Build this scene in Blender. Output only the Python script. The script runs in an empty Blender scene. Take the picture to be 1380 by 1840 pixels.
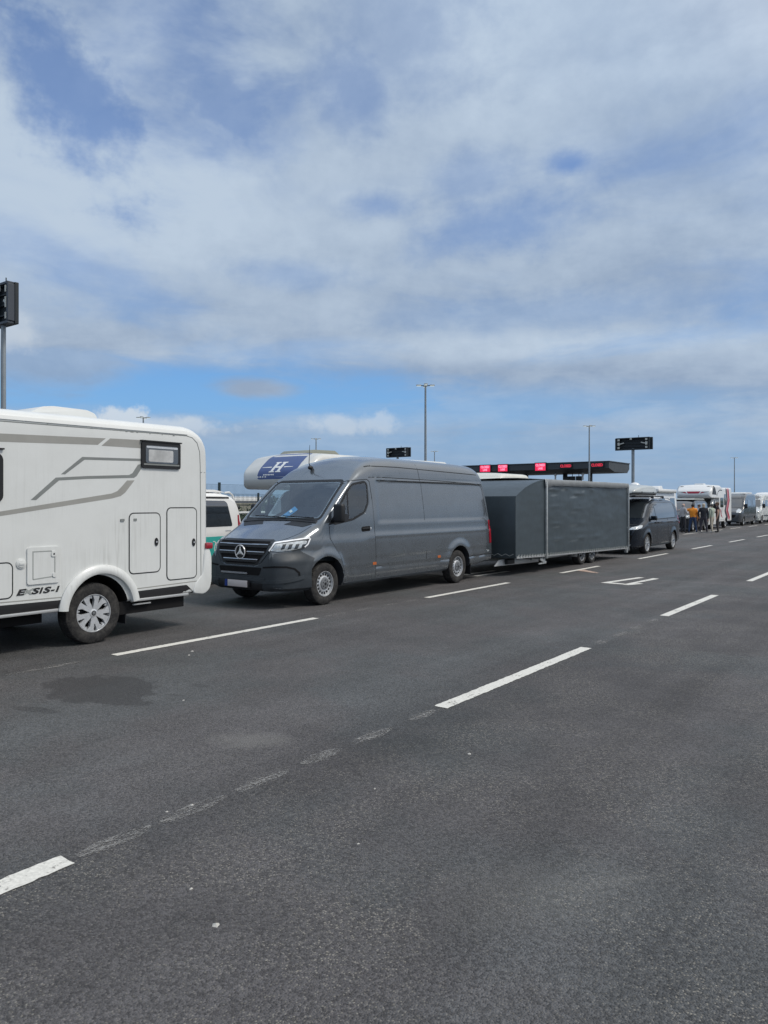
import bpy, bmesh, math, random
import numpy as np
from mathutils import Vector, Matrix, noise
from mathutils.bvhtree import BVHTree
R = math.radians
random.seed(7)
SC = bpy.context.scene
COL = SC.collection

# ------------------------------------------------------------------ camera
cam = bpy.data.cameras.new('camera'); cam_o = bpy.data.objects.new('camera', cam); COL.objects.link(cam_o)
cam.sensor_fit = 'VERTICAL'; cam.sensor_height = 36.0; cam.lens = 36.0 * 1364.0 / 1840.0
cam.clip_start = 0.05; cam.clip_end = 3000
cam_o.location = (0, 0, 1.69)
cam_o.rotation_euler = (R(90), 0, R(36.165))
cam.shift_y = -15.0 / 1840.0
SC.camera = cam_o
SC.render.resolution_x = 768; SC.render.resolution_y = 1024
SC.view_settings.view_transform = 'Standard'; SC.view_settings.look = 'None'
SC.cycles.max_bounces = 6; SC.cycles.diffuse_bounces = 3; SC.cycles.glossy_bounces = 3; SC.cycles.transmission_bounces = 3; SC.cycles.transparent_max_bounces = 10
SC.view_settings.exposure = 0.18; SC.view_settings.gamma = 1.0

SUN_EL, SUN_AZ = 52.0, 68.0          # azimuth measured from +Y (lane direction) towards +X
sd = Vector((math.cos(R(SUN_EL)) * math.sin(R(SUN_AZ)), math.cos(R(SUN_EL)) * math.cos(R(SUN_AZ)), math.sin(R(SUN_EL))))
sun = bpy.data.lights.new('sun', 'SUN'); sun_o = bpy.data.objects.new('sun', sun); COL.objects.link(sun_o)
sun.energy = 1.9; sun.angle = R(14); sun.color = (1.0, 0.93, 0.84)
sun_o.rotation_euler = sd.to_track_quat('Z', 'Y').to_euler(); sun_o.location = (20, 10, 40)

# ------------------------------------------------------------------ node helpers
class NT:
    dim = '3D'
    def __init__(s, nt): s.nt = nt; s.n = nt.nodes; s.l = nt.links
    def new(s, t, **k):
        nd = s.n.new(t)
        for a, b in k.items(): setattr(nd, a, b)
        return nd
    def put(s, sock, v):
        if isinstance(v, V): s.l.new(v.s, sock)
        elif isinstance(v, bpy.types.NodeSocket): s.l.new(v, sock)
        else: sock.default_value = v
    def math(s, op, *a, clamp=False):
        nd = s.new('ShaderNodeMath', operation=op, use_clamp=clamp)
        for i, v in enumerate(a): s.put(nd.inputs[i], v)
        return V(s, nd.outputs[0])
    def smooth(s, v, a, b, t0=0.0, t1=1.0):
        nd = s.new('ShaderNodeMapRange', interpolation_type='SMOOTHSTEP')
        s.put(nd.inputs[0], v)
        for i, k in enumerate((a, b, t0, t1)): nd.inputs[i + 1].default_value = k
        return V(s, nd.outputs[0])
    def mix(s, f, a, b, blend='MIX'):
        nd = s.new('ShaderNodeMix', data_type='RGBA', blend_type=blend)
        s.put(nd.inputs[0], f)
        for i, v in ((6, a), (7, b)):
            if isinstance(v, (tuple, list)): v = tuple(v) + ((1,) if len(v) == 3 else ())
            s.put(nd.inputs[i], v)
        return V(s, nd.outputs[2])
    def noise(s, vec, scale, detail=4, rough=.55, dist=0.0, out=0):
        nd = s.new('ShaderNodeTexNoise', noise_dimensions=s.dim)
        s.put(nd.inputs['Vector'], vec); nd.inputs['Scale'].default_value = scale
        nd.inputs['Detail'].default_value = detail; nd.inputs['Roughness'].default_value = rough; nd.inputs['Distortion'].default_value = dist
        return V(s, nd.outputs[out])
    def voro(s, vec, scale, out='Distance', feature='F1', rnd=1.0):
        nd = s.new('ShaderNodeTexVoronoi', feature=feature, voronoi_dimensions=s.dim)
        s.put(nd.inputs['Vector'], vec); nd.inputs['Scale'].default_value = scale; nd.inputs['Randomness'].default_value = rnd
        return V(s, nd.outputs[out])
    def mapping(s, vec, loc=(0, 0, 0), rot=(0, 0, 0), scale=(1, 1, 1)):
        nd = s.new('ShaderNodeMapping'); s.put(nd.inputs[0], vec)
        nd.inputs[1].default_value = loc; nd.inputs[2].default_value = rot; nd.inputs[3].default_value = scale
        return V(s, nd.outputs[0])
    def xyz(s, vec):
        nd = s.new('ShaderNodeSeparateXYZ'); s.put(nd.inputs[0], vec)
        return [V(s, nd.outputs[i]) for i in range(3)]
    def comb(s, x, y, z):
        nd = s.new('ShaderNodeCombineXYZ')
        for i, v in enumerate((x, y, z)): s.put(nd.inputs[i], v)
        return V(s, nd.outputs[0])
    def dot(s, a, vec):
        nd = s.new('ShaderNodeVectorMath', operation='DOT_PRODUCT'); s.put(nd.inputs[0], a); nd.inputs[1].default_value = vec
        return V(s, nd.outputs['Value'])
    def sepc(s, col):
        nd = s.new('ShaderNodeSeparateColor'); s.put(nd.inputs[0], col)
        return [V(s, nd.outputs[i]) for i in range(3)]
    def bump(s, h, strength, dist):
        nd = s.new('ShaderNodeBump'); nd.inputs['Strength'].default_value = strength; nd.inputs['Distance'].default_value = dist
        s.put(nd.inputs['Height'], h)
        return V(s, nd.outputs[0])
class V:
    def __init__(s, t, sock): s.t = t; s.s = sock
    def __add__(s, o): return s.t.math('ADD', s, o)
    __radd__ = __add__
    def __mul__(s, o): return s.t.math('MULTIPLY', s, o)
    __rmul__ = __mul__
    def __sub__(s, o): return s.t.math('SUBTRACT', s, o)
    def __rsub__(s, o): return s.t.math('SUBTRACT', o, s)
    def __truediv__(s, o): return s.t.math('DIVIDE', s, o)
    def __pow__(s, o): return s.t.math('POWER', s, o)
    def __rtruediv__(s, o): return s.t.math('DIVIDE', o, s)
    def max(s, o): return s.t.math('MAXIMUM', s, o)
    def min(s, o): return s.t.math('MINIMUM', s, o)
    def clamp(s): return s.t.math('ADD', s, 0.0, clamp=True)

# ------------------------------------------------------------------ sky
world = bpy.data.worlds.new('World'); SC.world = world; world.use_nodes = True
T = NT(world.node_tree); T.n.clear()
sky = T.new('ShaderNodeTexSky', sky_type='NISHITA', sun_disc=False)
sky.sun_elevation = R(SUN_EL); sky.sun_rotation = R(SUN_AZ); sky.air_density = 1.0; sky.dust_density = 0.6; sky.ozone_density = 2.0
D = V(T, T.new('ShaderNodeTexCoord').outputs['Generated'])
A0 = R(36.165)
FW, RT = Vector((-math.sin(A0), math.cos(A0), 0)), Vector((math.cos(A0), math.sin(A0), 0))
def pdir(x, y):                       # direction of a cloud feature on the celestial dome
    return (FW + RT * ((x - 690) / 1364) + Vector((0, 0, 1)) * ((905 - y) / 1364)).normalized()
dx, dy, dz = T.xyz(D)
h = dz.max(0.0)
inv = 1.0 / (h + 0.09)
pl = T.comb(dx * inv, dy * inv, 0.0)               # cloud deck seen in perspective
def blob(x, y, rx, ry, edge=.5, rot=0.0, nz=None):
    c = pdir(x, y); ux = Vector((-c.y, c.x, 0)).normalized() * -1.0; uy = c.cross(ux) * -1.0
    if uy.z < 0: uy = -uy
    if rot: ux, uy = ux * math.cos(rot) + uy * math.sin(rot), uy * math.cos(rot) - ux * math.sin(rot)
    a = T.dot(D, tuple(ux / (rx / 1364))); b = T.dot(D, tuple(uy / (ry / 1364)))
    r = T.math('SQRT', a * a + b * b)
    if nz is not None: r = r + nz
    return T.smooth(r, 1.0 + edge, 1.0 - edge, 0, 1) * T.smooth(T.dot(D, tuple(c)), .2, .4)
T.dim = '2D'
n_big = T.noise(T.mapping(pl, rot=(0, 0, R(20)), scale=(1, 1.25, 1)), 0.75, 5, .56, .35)
n_mid = T.noise(T.mapping(pl, loc=(3.1, 1.7, 0)), 1.9, 5, .6, .3)
T.dim = '3D'
n_dir = T.noise(T.mapping(D, scale=(1, 1, 2.2)), 6.5, 5, .6, .2)
n_soft = T.noise(T.mapping(D, loc=(4, 2, 1), scale=(1, 1, 3.2)), 3.2, 3, .5, .2)
n_puf = (T.noise(D, 26.0, 4, .6) - .5)
edge_n = (n_dir - .5) * 3.6
edge_w = (n_dir - .5) * 1.2 + (n_mid - .5) * 1.4
cov = T.smooth(n_big * .55 + n_mid * .25 + n_soft * .2, .30, .52)
holes = blob(300, 60, 130, 150, .9, .5, edge_n) * .62
for b_, k_ in (((130, 150, 130, 75, .65, -.7), .8), ((385, 170, 75, 55, .6, -.5), .6), ((630, 150, 55, 60, .95, .5), .5), ((1022, 291, 28, 16, .95), .7),
               ((905, 405, 110, 45, .95, .1), .5), ((675, 368, 55, 18, .95), .5), ((520, 490, 90, 22, .8), .3), ((850, 320, 60, 40, .8), .3), ((720, 60, 120, 80, .8), .3), ((1000, 560, 260, 26, .8), .22)):
    holes = holes.max(blob(*b_, nz=edge_n * .7 + edge_w * .3 + n_puf * 1.5) * k_ * .85)
strip = blob(330, 705, 520, 48, .55, 0, edge_w * .6).max(blob(760, 735, 480, 36, .8, 0, edge_w * .7) * .6).max(blob(820, 805, 900, 36, .8, 0, edge_w * .5) * .35)
cov = (cov * .40 + .60) * (1.0 - holes) * (1.0 - strip)
cov = cov.max(blob(465, 697, 62, 17, .7, 0, edge_w) * .75).max(blob(90, 640, 130, 45, .7, .1, edge_w) * .8).max(blob(790, 752, 60, 14, .7, 0, edge_w) * .5)
lowband = blob(560, 800, 900, 36, .9, 0, edge_w * .4) * .45
cov = cov.max(lowband)
sunlit = T.dot(D, tuple(sd)).max(0.0)
bright = T.smooth(n_mid * .30 + n_dir * .48 + n_soft * .22, .36, .64)
wleft = blob(110, 330, 420, 130, .8, 0.1, edge_n * .5).max(blob(900, 625, 520, 24, .8, 0, edge_w * .6) * .7).max(blob(560, 250, 260, 130, .9, 0, edge_n * .5) * .4).max(blob(200, 130, 40, 130, .8, -.6, edge_n * .5) * .8).max(blob(870, 140, 160, 120, .9, 0, edge_n * .5) * .5)
dark = blob(640, 680, 1000, 45, .9, 0, edge_w * .5).max(blob(1170, 690, 75, 34, .5, .1, edge_w * .8) * 1.25).max(blob(1250, 330, 330, 330, .9) * .35)
shade_v = (bright * .50 + n_puf * .55 + .16 + wleft * .74 - dark * .28).clamp()
ccol = T.mix(shade_v, (2.95, 3.88, 5.35), (5.15, 6.2, 7.5))
glow = 1.0 + T.math('POWER', sunlit, 3.0) * 1.5 + T.smooth(h, .55, .9) * .7
gl = T.comb(glow, glow, glow)
ccol = T.mix(1.0, ccol, gl.s, 'MULTIPLY')
ccol = T.mix(T.smooth(sunlit, .40, .85) * .9, ccol, (9.6, 9.5, 9.3))
blue = T.mix(1.0, sky.outputs[0], (.54, .95, 1.45), 'MULTIPLY')
blue = T.mix(T.smooth(h, .32, .02), blue, (2.35, 4.6, 7.6))
base = T.mix(cov, blue, ccol)
puff = blob(218, 750, 40, 18, .30, 0, n_puf * 3.2).max(blob(300, 762, 75, 12, .6, 0, n_puf * 3.5) * .75).max(blob(600, 759, 40, 14, .6, 0, n_puf * 4) * .6).max(blob(682, 759, 34, 16, .6, 0, n_puf * 4) * .6).max(blob(5, 600, 40, 26, .6, 0, n_puf * 3) * .6)
base = T.mix(puff * .8, base, (6.9, 7.5, 8.1))
base = T.mix(blob(465, 699, 55, 12, .6, 0, edge_w) * .4, base, (3.6, 4.1, 4.9))
haze_c = T.mix(T.smooth(h, .12, .0) * .75, base, (2.75, 4.2, 6.1))
bg = T.new('ShaderNodeBackground'); bg.inputs[1].default_value = 0.085
T.put(bg.inputs[0], haze_c)
world.cycles.sampling_method = 'MANUAL'; world.cycles.sample_map_resolution = 256
wo = T.new('ShaderNodeOutputWorld'); T.l.new(bg.outputs[0], wo.inputs[0])

# ------------------------------------------------------------------ materials
MATS = {}
def mat(name, col=(.5, .5, .5), rough=.5, metal=0.0, coat=0.0, spec=.5, var=0.0, vscale=3.0, bump=0.0, bscale=40, emit=None, estr=1.0):
    if name in MATS: return MATS[name]
    m = bpy.data.materials.new(name); m.use_nodes = True; MATS[name] = m
    t = NT(m.node_tree); p = t.n['Principled BSDF']
    p.inputs['Base Color'].default_value = (*col, 1); p.inputs['Roughness'].default_value = rough; p.inputs['Metallic'].default_value = metal
    p.inputs['Coat Weight'].default_value = coat; p.inputs['Coat Roughness'].default_value = .06; p.inputs['Specular IOR Level'].default_value = spec
    O = V(t, t.new('ShaderNodeTexCoord').outputs['Object'])
    if var:
        n = t.noise(O, vscale, 6, .6)
        f = t.smooth(n, .3, .7, 1 - var, 1 + var)
        t.put(p.inputs['Base Color'], t.mix(1.0, (*col, 1), t.comb(f, f, f).s, 'MULTIPLY'))
        t.put(p.inputs['Roughness'], (t.noise(O, vscale * 2.7, 5, .6) * .25 + (rough - .12)).clamp())
    if bump:
        t.put(p.inputs['Normal'], t.bump(t.noise(O, bscale, 5, .6), bump, .01))
    if emit:
        p.inputs['Emission Color'].default_value = (*emit, 1); p.inputs['Emission Strength'].default_value = estr
    return m
def glass(name, tint=(.55, .62, .62), refl=(.9, .95, 1)):
    m = bpy.data.materials.new(name); m.use_nodes = True; MATS[name] = m
    t = NT(m.node_tree); t.n.clear()
    tr = t.new('ShaderNodeBsdfTransparent'); tr.inputs[0].default_value = (*tint, 1)
    gl_ = t.new('ShaderNodeBsdfGlossy'); gl_.inputs[0].default_value = (*refl, 1); gl_.inputs['Roughness'].default_value = .02
    fr = t.new('ShaderNodeFresnel'); fr.inputs[0].default_value = 1.55
    mx = t.new('ShaderNodeMixShader'); bf = V(t, t.new('ShaderNodeNewGeometry').outputs['Backfacing'])
    t.put(mx.inputs[0], ((V(t, fr.outputs[0]) * 1.5 + .02) * (1.0 - bf)).clamp())
    t.l.new(tr.outputs[0], mx.inputs[1]); t.l.new(gl_.outputs[0], mx.inputs[2])
    o = t.new('ShaderNodeOutputMaterial'); t.l.new(mx.outputs[0], o.inputs[0])
    return m

M_grey = mat('grey_metallic_paint', (.134, .152, .170), .27, .60, 1.0, var=.05, vscale=2.0)
M_bump = mat('dark_grey_bumper_plastic', (.040, .049, .058), .5, 0, 0, .4, var=.10)
M_black = mat('black_plastic', (.012, .013, .015), .5, 0, 0, .4, var=.15)
M_void = mat('dark_underbody', (.010, .010, .011), .85, 0, 0, .2)
M_gap = mat('panel_gap', (.022, .025, .028), .8, 0, 0, .2)
M_chrome = mat('satin_chrome', (.55, .57, .60), .22, 1.0)
M_silver = mat('silver_wheel_paint', (.60, .62, .64), .34, .5, .3, var=.10, vscale=18)
M_capgrey = mat('grey_hub_cap', (.16, .17, .18), .5, .2, var=.1)
M_plate = mat('blanked_number_plate', (.62, .58, .58), .5)
M_euro = mat('blue_plate_strip', (.01, .04, .25), .5)
M_orange = mat('orange_reflector', (.45, .12, .03), .3)
M_red = mat('red_lamp_lens', (.30, .012, .025), .12, 0, .6)
M_dglass = mat('dark_tinted_glass', (.016, .021, .026), .03, 0, 1.0, .9); M_dglass.node_tree.nodes['Principled BSDF'].inputs['IOR'].default_value = 1.65
M_glass = glass('clear_cab_glass', (.90, .95, .945))
M_dark_in = mat('dark_cab_trim', (.032, .035, .04), .75, 0, 0, .2, var=.1)
M_seat = mat('cab_seat_fabric', (.04, .042, .05), .9, 0, 0, .1, var=.2, vscale=20)
M_lens = mat('headlamp_lens', (.52, .56, .58), .10, .35, 1.0, var=.3, vscale=22)
M_ldark = mat('headlamp_inner', (.05, .055, .06), .2, .5, 1.0)
M_lit = mat('daytime_running_light', (.8, .82, .84), .2, 0, .6, emit=(1, 1, 1), estr=.10)
M_blue_tag = mat('blue_boarding_tag', (.03, .25, .55), .5)
M_white_tag = mat('white_paper', (.75, .77, .8), .6)
M_white = mat('white_vehicle_paint', (.74, .75, .74), .35, 0, .4, var=.03, vscale=2)
M_cream = mat('cream_vehicle_paint', (.62, .62, .56), .4, 0, .3, var=.05, vscale=2)
M_navy = mat('dark_blue_paint', (.006, .010, .017), .25, 0, .55, .25, var=.06)
M_dgrey = mat('dark_grey_paint', (.036, .042, .050), .3, .3, 1.0, var=.08)
M_teal = mat('turquoise_film', (.045, .40, .36), .4)
M_decal = mat('taupe_grey_decal', (.30, .30, .28), .45, var=.06)
M_decal2 = mat('grey_decal', (.20, .215, .21), .45, var=.06)
M_ltdecal = mat('pale_grey_decal', (.30, .32, .31), .45)
M_blkdecal = mat('black_decal', (.02, .02, .022), .4)
M_bluedecal = mat('royal_blue_film', (.035, .065, .20), .35, 0, .4)
M_reddecal = mat('red_decal', (.35, .015, .035), .4)
M_galv = mat('galvanised_steel', (.42, .44, .44), .45, .5, var=.15, vscale=9)
M_polegrey = mat('grey_painted_pole', (.26, .29, .31), .5, .3, var=.08)
M_alu = mat('grey_aluminium_strip', (.48, .49, .49), .4, .5, var=.08)
M_anth = mat('anthracite_cladding', (.055, .062, .068), .5, .2, var=.06, vscale=.6)
M_led = mat('red_led_panel', (.10, .0, .01), .5, emit=(.85, .03, .10), estr=.9)
M_ledt = mat('pink_led_letters', (.2, .0, .02), .5, emit=(1.0, .32, .50), estr=1.1)
M_ledr = mat('red_led_letters', (.2, 0, .01), .5, emit=(.75, .04, .08), estr=.8)
M_signblk = mat('black_sign_box', (.012, .018, .022), .5, .1, var=.1)
M_bracket = mat('pale_sign_bracket', (.50, .51, .47), .6)
M_tarp = mat('slate_tarpaulin', (.038, .052, .060), .40, 0, .08, .5, var=.10, vscale=2.2, bump=.12, bscale=9)
def tarp_highlights():  # pale strokes mixed into the tarp colour as sky highlights on its bulges
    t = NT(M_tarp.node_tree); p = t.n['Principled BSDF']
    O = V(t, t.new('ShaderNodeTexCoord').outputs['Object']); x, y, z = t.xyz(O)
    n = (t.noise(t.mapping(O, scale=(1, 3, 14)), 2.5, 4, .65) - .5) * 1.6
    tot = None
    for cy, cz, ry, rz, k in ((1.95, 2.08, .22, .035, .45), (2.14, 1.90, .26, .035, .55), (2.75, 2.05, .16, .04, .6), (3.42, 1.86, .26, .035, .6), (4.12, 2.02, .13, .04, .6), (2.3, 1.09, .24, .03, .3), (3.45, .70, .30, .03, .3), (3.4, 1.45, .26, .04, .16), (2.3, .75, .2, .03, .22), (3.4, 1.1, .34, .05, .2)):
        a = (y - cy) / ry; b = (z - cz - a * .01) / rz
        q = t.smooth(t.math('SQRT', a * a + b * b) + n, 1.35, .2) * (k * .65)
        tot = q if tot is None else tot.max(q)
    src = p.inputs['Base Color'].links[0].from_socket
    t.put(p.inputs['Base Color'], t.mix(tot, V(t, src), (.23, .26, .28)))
tarp_highlights()
M_tarp_top = mat('grey_roof_tarpaulin', (.32, .34, .35), .45, 0, 0, .5, var=.12, vscale=3, bump=.3, bscale=7)
M_rope = mat('pale_lacing_rope', (.35, .37, .36), .9)
M_rubber = None
def tyre_mat():
    m = bpy.data.materials.new('dusty_tyre_rubber'); m.use_nodes = True
    t = NT(m.node_tree); p = t.n['Principled BSDF']
    O = V(t, t.new('ShaderNodeTexCoord').outputs['Object']); x, y, z = t.xyz(O)
    r = t.math('SQRT', y * y + z * z)
    n = t.noise(O, 14, 6, .65)
    c = t.mix(t.smooth(n, .35, .7), (.022, .022, .023), (.058, .056, .053))
    t.put(p.inputs['Base Color'], c); p.inputs['Roughness'].default_value = .85; p.inputs['Specular IOR Level'].default_value = .25
    ring = t.math('SINE', r * 420.0); ang = t.math('ARCTAN2', y, z)
    lug = t.math('SINE', ang * 64.0) * t.smooth(t.math('ABSOLUTE', x), .12, .05)
    t.put(p.inputs['Normal'], t.bump(ring * .25 + lug * 1.0 + n, .5, .006))
    return m
M_tyre = tyre_mat()
def motorhome_white():
    m = bpy.data.materials.new('streaked_white_gelcoat'); m.use_nodes = True
    t = NT(m.node_tree); p = t.n['Principled BSDF']
    O = V(t, t.new('ShaderNodeTexCoord').outputs['Object']); x, y, z = t.xyz(O)
    st = t.noise(t.mapping(O, scale=(14, 14, .55)), 2.2, 5, .65)
    st2 = t.noise(t.mapping(O, loc=(3, 1, 0), scale=(40, 40, 1.2)), 1.6, 4, .6)
    patch_ = t.noise(O, 1.1, 3, .5)
    under = t.math('ABSOLUTE', y - 4.98)
    zone = (t.smooth(under, 1.0, .25) * t.smooth(z, 1.9, 1.3) * .75 + .28) * t.smooth(z, 2.55, 1.9)
    f = (t.smooth(st, .46, .68) * .6 + t.smooth(st2, .5, .75) * .4) * t.smooth(patch_, .35, .6) * zone
    gen = t.smooth(t.noise(O, 2.3, 6, .65), .35, .7) * .12 + t.smooth(z, .95, .45) * .10
    c = t.mix((f * .55 + gen * .8).clamp(), (.670, .690, .680), (.33, .335, .31))
    t.put(p.inputs['Base Color'], c); p.inputs['Roughness'].default_value = .38; p.inputs['Coat Weight'].default_value = .25; p.inputs['Coat Roughness'].default_value = .1
    return m
M_mh = motorhome_white()

def asphalt():
    m = bpy.data.materials.new('worn_asphalt'); m.use_nodes = True
    t = NT(m.node_tree); p = t.n['Principled BSDF']
    t.dim = '2D'
    P_ = V(t, t.new('ShaderNodeNewGeometry').outputs['Position']); x, y, z = t.xyz(P_)
    v_d = t.voro(P_, 95.0); v_c = t.voro(P_, 95.0, 'Color'); r1, r2, r3 = t.sepc(v_c)
    fine = t.noise(P_, 160, 4, .6)
    rough_n = t.noise(P_, 34, 5, .65)
    big = t.noise(P_, .33, 6, .6, .4); mid = t.noise(t.mapping(P_, loc=(7, 3, 0)), 1.7, 6, .62)
    along = t.noise(t.mapping(P_, scale=(1.0, .045, 1)), 1.15, 5, .55)
    along2 = t.noise(t.mapping(P_, loc=(11, 2, 0), scale=(1.0, .10, 1)), 3.0, 5, .6)
    right_lane = t.smooth(x + (mid - .5) * .12, -3.45, -3.25)
    # stones: mostly dark, a few pale chips; chips crowd in coarse zones
    coarse = t.smooth(t.noise(t.mapping(P_, loc=(2, 9, 0)), 1.1, 4, .6), .38, .66) * (right_lane * .8 + .2)
    worm = t.noise(P_, 62, 3, .6)
    chips = t.smooth(r1, .78, .95) * t.smooth(v_d, .62, .2) * (coarse * .62 + .34)
    ridge = t.smooth(t.math('ABSOLUTE', worm - .5), .022, .004) * t.smooth(rough_n, .47, .62) * coarse
    tone = t.smooth(big, .30, .70, .86, 1.10) * t.smooth(mid, .3, .7, .92, 1.06) * t.smooth(along, .32, .68, .88, 1.12) * t.smooth(along2, .3, .7, .95, 1.05)
    tone = tone * (1.0 - right_lane * .10) * t.smooth(fine, .25, .75, .72, 1.25) * (r3 * .75 + .62)
    k = tone
    c = t.mix(1.0, (.086, .083, .085, 1), t.comb(k, k, k).s, 'MULTIPLY')
    cool = t.smooth(t.noise(t.mapping(P_, loc=(5, 5, 2)), .55, 4, .5), .42, .65)
    c = t.mix(cool * .55, c, t.mix(1.0, c, (.82, .96, .98), 'MULTIPLY'))
    c = t.mix((chips * .62 + ridge * .75).clamp(), c, (.34, .32, .275))
    # pale dust near worn joint, dark oil drips in each lane
    wob_ = (t.noise(P_, 2.1, 6, .65) - .5) + (t.noise(P_, 8.5, 5, .7) - .5) * .35
    def spot(cx, cy, rx, ry, rot, nz=1.3):
        px = (x - cx) * math.cos(rot) + (y - cy) * math.sin(rot); py = (y - cy) * math.cos(rot) - (x - cx) * math.sin(rot)
        return t.math('SQRT', (px / rx) * (px / rx) + (py / ry) * (py / ry)) + wob_ * nz
    oil = t.smooth(spot(-6.15, 4.05, .68, .40, -.12, 1.5), 1.08, .90)
    oil = oil.max(t.smooth(spot(-6.0, 3.33, .32, .07, .3), 1.1, .7) * .7).max(t.smooth(spot(-5.55, 4.68, .12, .06, 0), 1.1, .6) * .5).max(t.smooth(spot(-5.45, 4.32, .10, .04, .4), 1.1, .6) * .7).max(t.smooth(spot(-6.35, 2.85, .25, .16, .3), 1.15, .6) * .45)
    oil = oil.max(t.smooth(spot(-3.75, 4.1, .10, .06, 0), 1.1, .6) * .35)
    c = t.mix(oil * .62, c, (.026, .025, .026))
    pale = t.smooth(spot(-3.95, 3.85, .32, .2, .5), 1.3, .3) * .28
    pale = pale.max(t.smooth(spot(-1.25, 3.25, .35, .06, .9), 1.3, .3) * .22).max(t.smooth(spot(-1.35, 3.1, .5, .3, .9), 1.3, .1) * .16)
    c = t.mix(pale, c, (.22, .215, .20))
    drip = t.smooth(t.math('ABSOLUTE', x + 5.3), 1.1, .1) * t.smooth(along, .5, .75) * .22
    c = t.mix(drip, c, (.035, .035, .036))
    # long tar joints across the lanes
    j1 = t.smooth(t.math('ABSOLUTE', y - 15.05 - x * .06 + wob_ * .05), .035, .012) * t.smooth(x, -8, -7.2) * t.smooth(x, -3.4, -3.6)
    j2 = t.smooth(t.math('ABSOLUTE', y - 17.2 - x * .02 + wob_ * .05), .05, .015) * t.smooth(x, -6.6, -6.2) * t.smooth(x, -3.4, -3.6)
    c = t.mix((j1.max(j2)) * .35, c, (.20, .20, .20))
    t.put(p.inputs['Base Color'], c)
    t.put(p.inputs['Roughness'], (.80 - oil * .12 + (fine - .5) * .2).clamp()); p.inputs['Specular IOR Level'].default_value = .33
    hgt = t.smooth(v_d, .0, .6, 1, 0) * .7 + rough_n * 1.1 + fine * .4
    t.put(p.inputs['Normal'], t.bump(hgt, .75, .007))
    return m
M_asph = asphalt()
def paint_mark(name, col, wear, soft=.06, flecks=False):
    m = bpy.data.materials.new(name); m.use_nodes = True
    t = NT(m.node_tree); p = t.n['Principled BSDF']; out = t.n['Material Output']
    P_ = V(t, t.new('ShaderNodeNewGeometry').outputs['Position'])
    n = t.noise(P_, 26, 6, .7) * .6 + t.noise(P_, 3.2, 4, .6) * .4
    if flecks: n = t.noise(t.mapping(P_, scale=(1, .45, 1)), 120, 4, .7) * .55 + t.noise(t.mapping(P_, scale=(1, .12, 1)), 34, 4, .6) * .30 + t.noise(P_, 5.0, 3, .6) * .15
    g = t.smooth(t.noise(P_, 60, 4, .6), .3, .75, .82, 1.05)
    t.put(p.inputs['Base Color'], t.mix(1.0, (*col, 1), t.comb(g, g, g).s, 'MULTIPLY')); p.inputs['Roughness'].default_value = .7
    t.put(p.inputs['Normal'], t.bump(t.noise(P_, 60, 4, .6), .4, .005))
    tr = t.new('ShaderNodeBsdfTransparent'); mx = t.new('ShaderNodeMixShader')
    t.put(mx.inputs[0], t.smooth(n, wear - soft, wear + soft)); t.l.new(tr.outputs[0], mx.inputs[1]); t.l.new(p.outputs[0], mx.inputs[2])
    t.l.new(mx.outputs[0], out.inputs[0])
    return m
M_mark = paint_mark('white_road_paint', (.66, .65, .60), .40)
M_ghost = paint_mark('scrubbed_off_road_paint', (.25, .245, .235), .535, .07, True)
M_omark = paint_mark('faded_orange_road_paint', (.50, .37, .30), .46)

# ------------------------------------------------------------------ mesh helpers
def link(name, me, parent=None, mats=(), smooth=None):
    o = bpy.data.objects.new(name, me); COL.objects.link(o)
    me.name = name
    for m_ in mats: me.materials.append(m_)
    if smooth is not None:
        for f in me.polygons: f.use_smooth = True
        me.set_sharp_from_angle(angle=R(smooth))
    if parent: o.parent = parent
    return o
def tag(o, label=None, cat=None, group=None, kind=None):
    for k, v in (('label', label), ('category', cat), ('group', group), ('kind', kind)):
        if v: o[k] = v
    return o
def thing(name, loc, label, cat, group=None, rz=0.0):
    o = bpy.data.objects.new(name, None); COL.objects.link(o); o.empty_display_size = .2
    o.location = loc; o.rotation_euler.z = rz
    return tag(o, label, cat, group)
def sub(name, parent, loc=(0, 0, 0)):
    o = bpy.data.objects.new(name, None); COL.objects.link(o); o.parent = parent; o.location = loc; o.empty_display_size = .1
    return o

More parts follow.
